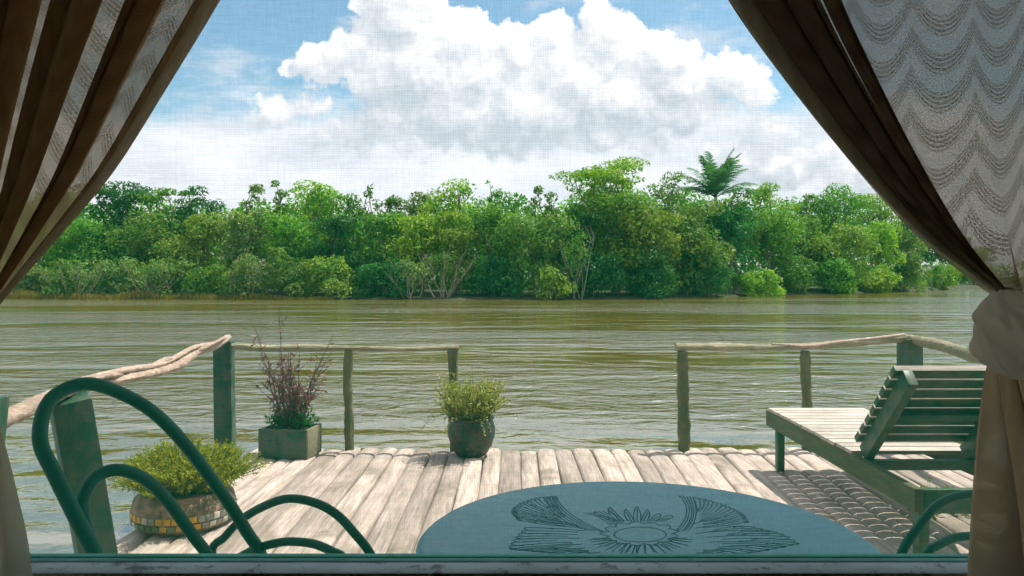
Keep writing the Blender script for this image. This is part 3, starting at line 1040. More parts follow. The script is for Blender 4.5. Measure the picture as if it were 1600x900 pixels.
for x in (LX0, LX1):
    b = MB(); lb(b, (x, (LY0 + LY1) / 2, LZ - .052), (.042, LY1 - LY0, .104)); b.build('side_rail', M['lounger_rail'], lo)
b = MB(); lb(b, ((LX0 + LX1) / 2, LY0 + .021, LZ - .057), (LX1 - LX0 - .046, .040, .106)); b.build('end_board', M['lounger'], lo)
b = MB(); lb(b, ((LX0 + LX1) / 2, LY1 - .021, LZ - .077), (LX1 - LX0 - .046, .040, .106)); b.build('end_board', M['lounger'], lo)
for (x, y) in ((LX0 + .047, LY0 + .075), (LX1 - .047, LY0 + .075), (LX0 + .047, LY1 - .085), (LX1 - .047, LY1 - .085)):
    b = MB(); lb(b, (x, y, (LZ - .03) / 2), (.048, .058, LZ - .03)); b.build('leg', M['lounger'], lo)
HY0 = 4.05
b = MB()
rng = random.Random(2)
y = HY0 + .03
while y < LY1 - .03:
    lb(b, ((LX0 + LX1) / 2 + rng.uniform(-.004, .004), y + .037, LZ + .0115), (LX1 - LX0 + .035, .091, .021), bev=.004)
    y += .102
b.build('seat_slats', M['slat'], lo)
b = MB(); lb(b, ((LX0 + LX1) / 2, HY0 - .045, LZ - .035), (LX1 - LX0 - .05, .045, .05)); b.build('cross_bar', M['lounger'], lo)
back = MB()
hinge = Vector((0, HY0 - .01, LZ + .02)); top = Vector((0, 3.60, .868))
dv = (top - hinge); L = dv.length; dv.normalize()
rotb = Matrix((Vector((1, 0, 0)), Vector((0, -dv.z, dv.y)) * -1, dv)).transposed()
nb = rotb @ Vector((0, 1, 0))
if nb.y < 0: nb = -nb
back.box(hinge + dv * (L * .5) + nb * .010 + Vector(((LX0 + LX1) / 2, 0, 0)) - O, (LX1 - LX0 - .16, .03, .05), rotb, .004)
bo = back.build('backrest', M['lounger'], lo)
for x in (LX0 + .052, LX1 - .052):
    q = MB()
    lb(q, Vector((x, 0, 0)) + hinge + dv * (L / 2), (.046, .085, L + .02), rotb)
    q.build('stile', M['lounger'], bo)
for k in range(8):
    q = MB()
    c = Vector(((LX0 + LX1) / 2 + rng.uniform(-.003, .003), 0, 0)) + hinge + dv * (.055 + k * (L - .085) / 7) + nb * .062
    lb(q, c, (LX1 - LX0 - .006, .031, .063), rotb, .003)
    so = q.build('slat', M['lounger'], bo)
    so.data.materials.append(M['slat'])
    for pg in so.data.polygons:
        if pg.normal.dot(dv) > .6 or pg.normal.dot(nb) > .6: pg.material_index = 1  # bleached wood on top and front, also standing in for their sunlight
q = MB()
q.box(Vector((LX1 - .052, 3.67, .60)) - O, (.035, .035, .44), Matrix.Rotation(R(-4), 3, 'X'), .003)
q.build('prop', M['lounger'], bo)


# ------------------------------------------------------------------ railings
def rough_log(b, pts, rad, seed, seg=14, n=14, wob=.10, knots=.22, flat=1.0):
    rng = random.Random(seed)
    c = bez(pts, n)
    N = len(c)
    ph = [rng.uniform(0, 6.28) for _ in range(4)]
    rr = []
    for i in range(N):
        t = i / (N - 1)
        r = float(np.interp(t, np.linspace(0, 1, len(rad)), rad)) if hasattr(rad, '__len__') else rad
        rr.append(r * (1 + knots * .5 * (math.sin(9 * t + ph[0]) + math.sin(23 * t + ph[1])) * .6))
    b.tube(c, rr, seg, True, flat, wob, rng)


def square_post(b, base, top, w, rz=0.0, bev=.008):
    base = Vector(base); top = Vector(top)
    d = top - base
    q = Vector((0, 0, 1)).rotation_difference(d.normalized()).to_matrix() @ Matrix.Rotation(rz, 3, 'Z')
    b.box((base + top) / 2, (w, w, d.length), q, bev)


def P(o, q):
    return Vector(q) - Vector(o.location)


ZD = -.30
# far left
r1 = empty('railing', (-1.3, 6.0, 0), 'wooden railing with thin pole rail behind the purple plant, left of the water gap', 'railing', 'rough wooden railings round the deck')
b = MB(); square_post(b, P(r1, (-2.235, 6.04, ZD)), P(r1, (-2.250, 6.04, .835)), .136, .12); b.build('post', M['green'], r1)
b = MB(); rough_log(b, [P(r1, q) for q in ((-1.262, 6.0, ZD), (-1.264, 6.0, .25), (-1.275, 6.0, .50), (-1.268, 6.0, .768))], [.040, .036, .033, .036], 4); b.build('post', M['post'], r1)
b = MB(); rough_log(b, [P(r1, q) for q in ((-.440, 6.0, ZD), (-.452, 6.0, .3), (-.460, 6.0, .772))], [.040, .036, .040], 5); b.build('post', M['post'], r1)
b = MB(); rough_log(b, [P(r1, q) for q in ((-2.20, 6.02, .800), (-1.9, 6.01, .782), (-1.55, 6.0, .785), (-1.27, 6.0, .785), (-.85, 6.0, .775), (-.41, 6.0, .790))], [.028, .036, .033, .028, .026, .022], 6, flat=.8); b.build('rail', M['railgrey'], r1)
# far right
r2 = empty('railing', (2.2, 6.0, 0), 'wooden railing with split pole rail behind the lounger, right of the water gap', 'railing', 'rough wooden railings round the deck')
b = MB(); rough_log(b, [P(r2, q) for q in ((1.345, 6.03, ZD), (1.340, 6.03, .2), (1.330, 6.03, .55), (1.328, 6.03, .755))], [.052, .050, .042, .046], 7); b.build('post', M['post'], r2)
b = MB(); rough_log(b, [P(r2, q) for q in ((2.295, 6.03, ZD), (2.300, 6.03, .3), (2.290, 6.03, .55), (2.283, 6.03, .760))], [.042, .040, .036, .038], 8); b.build('post', M['post'], r2)
b = MB(); square_post(b, P(r2, (3.10, 6.04, ZD)), P(r2, (3.105, 6.04, .855)), .138, .05); b.build('post', M['green'], r2)
b = MB(); rough_log(b, [P(r2, q) for q in ((1.275, 6.03, .790), (1.6, 6.03, .790), (1.95, 6.03, .786), (2.28, 6.03, .795), (2.6, 6.03, .815), (3.08, 6.03, .862))], [.042, .044, .036, .034, .042, .044], 9, flat=.75); b.build('rail', M['railgrey'], r2)
b = MB(); rough_log(b, [P(r2, q) for q in ((2.02, 6.02, .815), (2.3, 6.0, .800), (2.55, 6.01, .830), (3.05, 6.02, .885))], [.014, .022, .020, .018], 19, flat=.7); b.build('rail', M['rail'], r2)
# right side
r3 = empty('railing', (3.1, 4.5, 0), 'crooked grey side rail running from the corner post behind the right curtain', 'railing', 'rough wooden railings round the deck')
b = MB(); rough_log(b, [P(r3, q) for q in ((3.12, 6.08, .850), (3.14, 5.65, .835), (3.10, 5.2, .815), (3.16, 4.5, .79), (3.14, 3.7, .83), (3.16, 2.9, .82))], [.045, .05, .055, .05, .05, .045], 12, flat=.85); b.build('rail', M['railgrey'], r3)
b = MB(); square_post(b, P(r3, (3.15, 3.0, ZD)), P(r3, (3.15, 3.0, .79)), .14, .1); b.build('post', M['green'], r3)
# left side
r4 = empty('railing', (-2.0, 4.5, 0), 'bleached crooked driftwood rail on leaning green posts along the left of the deck', 'railing', 'rough wooden railings round the deck')
b = MB(); square_post(b, P(r4, (-1.885, 3.62, ZD)), P(r4, (-1.935, 3.38, .815)), .155, R(38)); b.build('post', M['green'], r4)
b = MB(); square_post(b, P(r4, (-1.97, 2.72, ZD)), P(r4, (-1.925, 2.84, .905)), .11, .2); b.build('post', M['green'], r4)
b = MB(); rough_log(b, [P(r4, q) for q in ((-1.93, 2.45, .80), (-1.93, 2.9, .800), (-1.955, 3.35, .838), (-1.99, 3.9, .822), (-2.02, 4.4, .800), (-2.10, 4.85, .790), (-2.14, 5.2, .830), (-2.17, 5.6, .828), (-2.235, 6.08, .862))], [.040, .042, .040, .036, .042, .050, .038, .034, .030], 14, seg=16, wob=.09, knots=.22, flat=.7); b.build('rail', M['rail'], r4)
b = MB(); rough_log(b, [P(r4, q) for q in ((-1.95, 3.5, .880), (-1.99, 3.95, .862), (-2.03, 4.45, .835), (-2.10, 4.85, .840), (-2.12, 5.15, .868), (-2.16, 5.6, .862))], [.012, .024, .022, .022, .020, .010], 15, wob=.08, flat=.7); b.build('rail', M['rail'], r4)
b = MB(); rough_log(b, [P(r4, q) for q in ((-1.92, 3.2, .848), (-1.94, 3.7, .868), (-2.05, 4.2, .812), (-2.06, 4.6, .846), (-2.15, 5.0, .812), (-2.10, 5.4, .868), (-2.20, 5.95, .872))], [.010, .018, .016, .020, .016, .018, .010], 16, wob=.08, flat=.8); b.build('rail', M['rail'], r4)


# ------------------------------------------------------------------ plants on the deck
def sprig_cloud(seed, stems, leaf_len, leaf_w, per, droop=.3, spread=.5):
    """stems: list of polylines (np arrays). Leaves along each stem -> vertices, quads"""
    rg = np.random.default_rng(seed)
    V_, Q_ = [], []
    for st_ in stems:
        st_ = np.asarray(st_)
        m = max(2, int(per * (len(st_) - 1)))
        t = np.sort(rg.uniform(.12, 1.0, m)) * (len(st_) - 1)
        i = np.minimum(t.astype(int), len(st_) - 2); f = (t - i)[:, None]
        c = st_[i] * (1 - f) + st_[i + 1] * f
        ax = st_[i + 1] - st_[i]; ax /= np.linalg.norm(ax, axis=1, keepdims=True) + 1e-9
        d = rg.normal(size=(m, 3)); d /= np.linalg.norm(d, axis=1, keepdims=True)
        d = d * spread + ax * (1 - spread) + np.array([0, 0, -droop]) * rg.uniform(0, 1, (m, 1))
        d /= np.linalg.norm(d, axis=1, keepdims=True)
        s_ = np.cross(d, rg.normal(size=(m, 3))); s_ /= np.linalg.norm(s_, axis=1, keepdims=True)
        ll = leaf_len * rg.uniform(.6, 1.25, (m, 1)); ww = leaf_w * rg.uniform(.7, 1.2, (m, 1))
        up = np.cross(s_, d)
        q = np.stack([c, c + d * ll * .45 + s_ * ww * .5 + up * ll * .05, c + d * ll, c + d * ll * .45 - s_ * ww * .5 + up * ll * .05], 1)
        o = sum(len(x) for x in V_)
        V_.append(q.reshape(-1, 3)); Q_.append(np.arange(m * 4).reshape(m, 4) + o)
    return np.concatenate(V_), np.concatenate(Q_)


# green box with the tall purple plant
pb = empty('potted_plant', (-1.660, 5.80, 0), 'tall thin purple leaved plant growing in a dark green wooden box', 'plant')
b = MB()
bw, bd, bh, th = .375, .255, .215, .022
b.box((0, -bd / 2, bh / 2 + .004), (bw, th, bh), bev=.003); b.box((0, bd / 2, bh / 2 + .004), (bw, th, bh), bev=.003)
b.box((0, 0, .03), (bw - 2 * th - .004, bd - th - .004, .03))
b.build('planter_box', M['green'], pb)
for sx in (-1, 1):
    b = MB(); b.box((sx * (bw / 2 - th / 2), 0, bh / 2 + .003), (th, bd - th - .003, bh - .003), bev=.003)
    b.build('end_board', M['railgrey'], pb)  # paler wood on both ends, standing in for sunlight on the side
pb.rotation_euler = (0, 0, R(-9))
b = MB(); b.box((0, 0, bh - .035), (bw - 2 * th - .004, bd - th - .004, .04)); b.build('soil', M['soil'], pb)
rg = np.random.default_rng(8)
stems = []
b = MB()
for k in range(34):
    a = rg.uniform(0, 6.28); x0, y0 = rg.uniform(-.13, .13), rg.uniform(-.07, .07)
    h = rg.uniform(.28, .62); out_ = rg.uniform(.06, .34)
    if k == 0: a, h, out_, x0 = 2.2, .92, .10, -.05
    if k == 1: a, h, out_, x0 = 2.9, .84, .27, -.08
    if k == 2: a, h, out_, x0 = .4, .70, .26, .05
    if k == 3: a, h, out_, x0 = 3.0, .70, .20, -.06
    n_ = 9
    pts = []
    for i in range(n_):
        t = i / (n_ - 1)
        pts.append((x0 + math.cos(a) * out_ * t ** 1.4 + rg.normal() * .006, y0 + math.sin(a) * out_ * .7 * t ** 1.4 + rg.normal() * .006, bh - .02 + h * t - .06 * out_ * t * t))
    stems.append(pts)
    b.tube(pts, [.0055 * (1 - .7 * i / (n_ - 1)) for i in range(n_)], 6)
    for _ in range(4 if k > 1 else 1):
        i = int(rg.integers(3, n_ - 1)); a2 = rg.uniform(0, 6.28); l2 = rg.uniform(.06, .15)
        q0 = np.array(pts[i]); q2 = q0 + np.array([math.cos(a2) * l2, math.sin(a2) * l2 * .7, l2 * rg.uniform(.3, 1.0)])
        s2 = [tuple(q0), tuple(q0 * .5 + q2 * .5 + np.array([0, 0, -.008])), tuple(q2)]
        stems.append(s2); b.tube(s2, [.0025, .002, .0014], 5)
b.build('stems', M['purple_stem'], pb)
V_, Q_ = sprig_cloud(3, stems, .052, .016, 1.35, .5, .62)
fast_mesh('foliage', V_, Q_, M['leaf_purple'], pb)
st2 = []
for k in range(70):
    a = rg.uniform(0, 6.28); x0, y0 = rg.uniform(-.15, .15), rg.uniform(-.09, .09); h = rg.uniform(.05, .17)
    st2.append([(x0, y0, bh - .02), (x0 + math.cos(a) * .02, y0 + math.sin(a) * .02, bh - .02 + h * .6), (x0 + math.cos(a) * .05, y0 + math.sin(a) * .04, bh - .02 + h)])
V_, Q_ = sprig_cloud(4, st2, .055, .011, 5, .25, .5)
fast_mesh('ground_cover', V_, Q_, M['leaf_dark'], pb)

# round glazed pot
pt = empty('potted_plant', (-.305, 5.80, 0), 'pale green bushy herb in a round dark pot at the edge of the deck', 'plant')
m, n, out = new_mat('glazed_pot')
p = n.n('ShaderNodeTexCoord').outputs['Object']
f = n.noise(p, 14.0, 5.0, .65)
c_ = n.mix(n.ss(f, .42, .62), (.008, .030, .016, 1), (.050, .038, .020, 1))
c_ = n.mix(n.ss(n.noise(p, 42.0, 2.0), .69, .73), c_, (.30, .32, .25, 1))
principled(n, out, c_, .42, f, .4, .006)
b = MB()
b.lathe([(.085, 0), (.115, .012), (.155, .08), (.178, .16), (.180, .21), (.165, .255), (.158, .268), (.170, .278), (.172, .288), (.160, .292), (.148, .285), (.146, .262), (.150, .24), (.06, .235)], seg=48)
b.build('pot', m, pt)
b = MB(); b.lathe([(.02, .262), (.08, .268), (.143, .258)], seg=24); b.build('soil', M['soil'], pt)
stems = []
b = MB()
for k in range(420):
    a = rg.uniform(0, 6.28); r0 = .12 * math.sqrt(rg.uniform()); h = rg.uniform(.10, .31); lean_ = rg.uniform(.02, .15)
    x0, y0 = r0 * math.cos(a), r0 * math.sin(a)
    if x0 > -.1 and x0 < .04: h *= .92
    a += rg.normal() * .6
    if k % 16 == 0: h *= 1.35; lean_ *= 1.3
    pts = [(x0 + math.cos(a) * lean_ * t ** 1.3 * 1.2, y0 + math.sin(a) * lean_ * t ** 1.3, .265 + h * t) for t in (0, .3, .6, .85, 1.0)]
    if k % 30 == 0: pts = [(x0 + math.cos(a) * (.05 + .24 * t), y0 + math.sin(a) * (.05 + .18 * t), .27 + .10 * math.sin(t * 2.6) - .10 * t) for t in (0, .3, .6, .85, 1.0)]
    stems.append(pts); b.tube(pts, [.0022, .002, .0017, .0014, .001], 5)
b.build('stems', M['stem'], pt)
V_, Q_ = sprig_cloud(6, stems, .024, .0095, 6.0, .1, .6)
fast_mesh('foliage', V_, Q_, M['leaf_light'], pt)

# old tyre set with tiles, full of heather
ty = empty('potted_plant', (-1.785, 4.22, 0), 'low yellow green heather like bush in an old tyre decorated with mosaic tiles', 'plant')
m, n, out = new_mat('painted_tyre')
tcn = n.n('ShaderNodeTexCoord'); p = tcn.outputs['Object']
f = n.noise(p, 11.0, 6.0, .65)
col = n.mix(n.ss(f, .4, .62), (.13, .105, .055, 1), (.36, .235, .165, 1))
principled(n, out, n.mix(n.ss(n.noise(p, 30.0, 4.0), .55, .7), col, (.06, .075, .035, 1)), .8, f, .5, .006)
b = MB()
b.lathe([(.185, .004), (.245, .006), (.270, .030), (.282, .070), (.284, .125), (.272, .170), (.240, .202), (.190, .206), (.172, .195), (.165, .03)], seg=64, cap0=False, cap1=False)
b.build('tyre', m, ty)
cols = {'y': (.50, .30, .03), 'w': (.52, .50, .40), 'g': (.13, .17, .09), 'r': (.28, .27, .22)}
mt = {k: paint_mat('tile_' + k, c, tuple(q * .55 for q in c), (.52, .68), .45, 22) for k, c in cols.items()}
rng = random.Random(9)
mb = MB(); mids = []
runs = 'wryyyyyrrwrwwgyyyyy'
NT_ = 40
for row, (zc, hh, rr0, tilt) in enumerate(((.092, .034, .2855, 0), (.052, .030, .2815, .16))):
    for k in range(NT_):
        a = 2 * math.pi * (k + .5) / NT_ + .5 * row * 2 * math.pi / NT_
        kind = runs[(k + 11) % len(runs)] if row == 0 else 'gwygr'[(k * 7 + k // 3) % 5]
        rot = Matrix.Rotation(a, 3, 'Z') @ Matrix.Rotation(tilt, 3, 'Y')
        n0 = len(mb.f)
        mb.box((rr0 * math.cos(a), rr0 * math.sin(a), zc), (.012, .040 * rng.uniform(.92, 1.03), hh * rng.uniform(.94, 1.03)), rot, .002)
        mids += ['ywgr'.index(kind)] * (len(mb.f) - n0)
mo = mb.build('mosaic', mt['y'], ty)
for k in 'wgr': mo.data.materials.append(mt[k])
mo.data.polygons.foreach_set('material_index', mids)
b = MB(); b.lathe([(.02, .195), (.10, .198), (.178, .186)], seg=24); b.build('soil', M['soil'], ty)
stems = []
b = MB()
for k in range(900):
    a = rg.uniform(0, 6.28); r0 = .16 * math.sqrt(rg.uniform()); t_ = r0 / .16
    el = math.radians(88 - 58 * t_ * rg.uniform(.65, 1.1)); L_ = rg.uniform(.17, .30) * (1 + .10 * t_)
    x0, y0 = r0 * math.cos(a), r0 * math.sin(a)
    dx, dz = math.cos(el) * L_, math.sin(el) * L_
    bulge = 1 + .18 * math.sin(3 * a + 1) + .1 * math.sin(7 * a)
    pts = [(x0 + math.cos(a) * dx * t * bulge + rg.normal() * .004, y0 + math.sin(a) * dx * t * bulge + rg.normal() * .004, .19 + dz * t - .03 * t * t * t_) for t in (0, .3, .6, .85, 1.0)]
    stems.append(pts); b.tube(pts, [.0025, .0022, .0018, .0014, .001], 4)
b.build('stems', M['stem'], ty)
V_, Q_ = sprig_cloud(7, stems, .022, .0065, 10.0, .0, .55)
fast_mesh('foliage', V_, Q_, M['leaf_heather'], ty)

# weeds growing between the logs beside the lounger
ty.scale = (.93, .93, .93)
wd = empty('weed', (2.42, 4.42, 0), 'small yellow green weed sprouting between the deck logs behind the lounger back', 'plant')
stems = []
for k in range(46):
    a = rg.uniform(0, 6.28); h = rg.uniform(.03, .12); r = rg.uniform(.03, .16); x0, y0 = rg.normal() * .09, rg.normal() * .04
    stems.append([(x0, y0, -.02), (x0 + math.cos(a) * r * .4, y0 + math.sin(a) * r * .25, h * .8), (x0 + math.cos(a) * r, y0 + math.sin(a) * r * .6, h)])
V_, Q_ = sprig_cloud(9, stems, .045, .016, 5, .2, .6)
fast_mesh('foliage', V_, Q_, M['leaf_weed'], wd)

# ------------------------------------------------------------------ the forest across the river
def vnoise(p, seed, k=1.0, n=7):
    rg = np.random.default_rng(seed)
    d = rg.normal(size=(n, 3)); d /= np.linalg.norm(d, axis=1, keepdims=True)
    fr = k * rg.uniform(.7, 1.9, n); ph = rg.uniform(0, 6.28, n)
    return np.sin((p @ d.T) * fr + ph).mean(1) * 1.9


def leaves(rg, lobes, n, size, seed, clump=.62, core=.22, droop=.15):
    """leaf faces through the shells of ellipsoid lobes [(centre, radii)], in clumps with gaps between"""
    lobes = [(np.array(c, float), np.array(r, float)) for c, r in lobes]
    area = np.array([(r[0] * r[1] + r[0] * r[2] + r[1] * r[2]) for c, r in lobes])
    which = rg.choice(len(lobes), int(n * 1.7), p=area / area.sum())
    d = rg.normal(size=(len(which), 3)); d[:, 2] += .28
    d /= np.linalg.norm(d, axis=1, keepdims=True)
    C_ = np.stack([l[0] for l in lobes])[which]; R_ = np.stack([l[1] for l in lobes])[which]
    sh = 1 - np.abs(rg.normal(size=len(which))) * core
    sh = np.where(rg.uniform(size=len(which)) < .12, rg.uniform(.2, 1, len(which)), sh)
    bump = 1 + .20 * vnoise(C_ + d * R_, seed, 2.6) + .10 * vnoise(C_ + d * R_, seed + 1, 6.5)
    p = C_ + d * R_ * (sh * bump)[:, None]
    keep = (vnoise(p, seed + 2, 3.6) + .55 * vnoise(p, seed + 3, 8.0)) > (-1.0 + (1 - clump) * 1.6)
    p = p[keep][:n]; d = d[keep][:n]
    m = len(p)
    nr = d * .55 + np.array([0, 0, .55]) + rg.normal(size=(m, 3)) * .50
    nr /= np.linalg.norm(nr, axis=1, keepdims=True)
    ax = np.cross(nr, rg.normal(size=(m, 3))); ax[:, 2] -= droop; ax /= np.linalg.norm(ax, axis=1, keepdims=True)
    sd = np.cross(nr, ax)
    L = size * rg.uniform(.55, 1.35, (m, 1)); w_ = L * rg.uniform(.34, .55, (m, 1))
    q = np.stack([p - ax * L * .5, p + sd * w_ * .5, p + ax * L * .5, p - sd * w_ * .5], 1).reshape(-1, 3)
    return q, np.arange(m * 4).reshape(m, 4)


def limb(b, a, c, r0, r1, rng, seg=7, bend=.12):
    a = Vector(a); c = Vector(c); L = (c - a).length
    mids = [a.lerp(c, t) + Vector((rng.uniform(-1, 1), rng.uniform(-1, 1), rng.uniform(-.3, .6))) * L * bend for t in (.35, .7)]
    pts = bez([a] + mids + [c], 4)
    b.tube(pts, [r0 + (r1 - r0) * i / (len(pts) - 1) for i in range(len(pts))], seg)


def tree(name, label, cat, px, top, w, off, style, mat, seed, dens=1.0, leaf=.27, group='trees and bushes along the far bank', base_py=None):
    D = shore(px) + off
    base = at(px, HY, D); z0 = WZ + .1 + min(.4, off * .05)
    ztop = CZ - (top - HY) / F * D
    H = ztop - z0
    Wd = w * D / F
    o = empty(name, (base.x, base.y, z0), label, cat, group)
    rg = np.random.default_rng(seed); rng = random.Random(seed)
    lobes = []
    tb = MB()
    if style == 'round':
        n = 11
        lobes.append(((0, 0, H * .60), (Wd * .36, Wd * .34, H * .27)))
        for k in range(n):
            a = rg.uniform(0, 6.28); e = rg.uniform(-.75, 1.0)
            rr = Wd * .34 * math.sqrt(max(0.05, 1 - e * e * .8))
            r = Wd * rg.uniform(.13, .23)
            z = H * .60 + e * H * .33
            lobes.append(((math.cos(a) * rr, math.sin(a) * rr * .8, min(z, H - r * .75)), (r * 1.15, r * 1.1, r * .78)))
        lobes.append(((rg.uniform(-.1, .1) * Wd, 0, H - Wd * .13), (Wd * .22, Wd * .2, Wd * .13)))
    elif style == 'mass':
        for k in range(15):
            t = rg.uniform(0, 1); z = H * (.10 + .82 * t)
            x_ = rg.uniform(-.42, .42) * Wd * (1 - .35 * t); r = Wd * rg.uniform(.14, .25)
            lobes.append(((x_, rg.uniform(-.30, .25) * Wd * (1 - .4 * t), min(z, H - r * .7)), (r * 1.2, r, r * .72)))
        lobes.append(((0, Wd * .1, H * .45), (Wd * .42, Wd * .3, H * .42)))
    elif style == 'umbrella':
        lobes.append(((0, 0, H * .55), (Wd * .30, Wd * .26, H * .25)))
        for k in range(13):
            a = rg.uniform(0, 6.28); rr = Wd * .46 * math.sqrt(rg.uniform(.04, 1))
            r = Wd * rg.uniform(.12, .21)
            z = H * rg.uniform(.72, .97) - rr * .12
            lobes.append(((math.cos(a) * rr, math.sin(a) * rr * .7, z), (r * 1.35, r * 1.1, r * .32)))
    elif style == 'dome':          # full body with flat layered sprays at the top
        lobes.append(((0, 0, H * .55), (Wd * .40, Wd * .32, H * .30)))
        for k in range(9):
            a = rg.uniform(0, 6.28); rr = Wd * .34 * math.sqrt(rg.uniform(.04, 1)); r = Wd * rg.uniform(.13, .2)
            lobes.append(((math.cos(a) * rr, math.sin(a) * rr * .7, H * rg.uniform(.40, .80)), (r * 1.2, r, r * .7)))
        for k in range(11):
            a = rg.uniform(0, 6.28); rr = Wd * .46 * math.sqrt(rg.uniform(.02, 1)); r = Wd * rg.uniform(.11, .19)
            lobes.append(((math.cos(a) * rr, math.sin(a) * rr * .7, H * rg.uniform(.84, .975) - rr * .14), (r * 1.4, r * 1.1, r * .30)))
    elif style == 'column':        # narrow airy crown
        for k in range(13):
            t = (k + rg.uniform(0, 1)) / 13; r = Wd * rg.uniform(.20, .30) * (1.15 - .45 * t); a = rg.uniform(0, 6.28)
            rr = Wd * .26 * (1.2 - .6 * t)
            lobes.append(((math.cos(a) * rr, math.sin(a) * rr, H * (.30 + .70 * t) - r * .6), (r, r, r * .85)))
    elif style == 'sparse':
        for k in range(10):
            a = rg.uniform(0, 6.28); t = rg.uniform(.25, 1.0)
            rr = Wd * .40 * rg.uniform(.2, 1) * (1.1 - .5 * t); r = Wd * rg.uniform(.13, .22)
            lobes.append(((math.cos(a) * rr, math.sin(a) * rr, H * t - r * .5), (r, r, r * .8)))
    elif style == 'bush':
        for k in range(14):
            a = rg.uniform(0, 6.28); t = rg.uniform(0, 1)
            r = Wd * rg.uniform(.13, .21)
            rr = Wd * .40 * math.sqrt(rg.uniform()) * (1 - .35 * t)
            lobes.append(((math.cos(a) * rr, math.sin(a) * rr * .7, max(r * .35, H * (.08 + .84 * t) - r * .5)), (r * 1.15, r, r * .8)))
        lobes.append(((0, 0, H * .38), (Wd * .34, Wd * .26, H * .36)))
    proj = sum(l[1][0] * l[1][2] for l in lobes)
    n_l = int(min(15000, max(700, dens * 270 * proj / (leaf / .27) ** 2 * 1.0 + 400)))
    V_, Q_ = leaves(rg, lobes, n_l, leaf, seed, clump=.48 if style in ('sparse', 'column') else .66, core=.30 if style in ('sparse', 'bush') else .22)
    fast_mesh('crown', V_, Q_, mat, o)
    tr = max(.05, H * .016) * (1.0 if style != 'bush' else .5)
    fork = H * (.42 if style != 'bush' else .15)
    limb(tb, (0, 0, -.5), (rng.uniform(-.2, .2), .1, fork), tr * 1.5, tr, rng, 9, .05)
    for (c, r) in sorted(lobes, key=lambda l: -l[0][2])[:7]:
        limb(tb, (0, .1, fork * rng.uniform(.8, 1.0)), (c[0], c[1], c[2] + r[2] * .2), tr * .6, tr * .16, rng)
    tb.build('trunk', M['bark'], o)
    return o


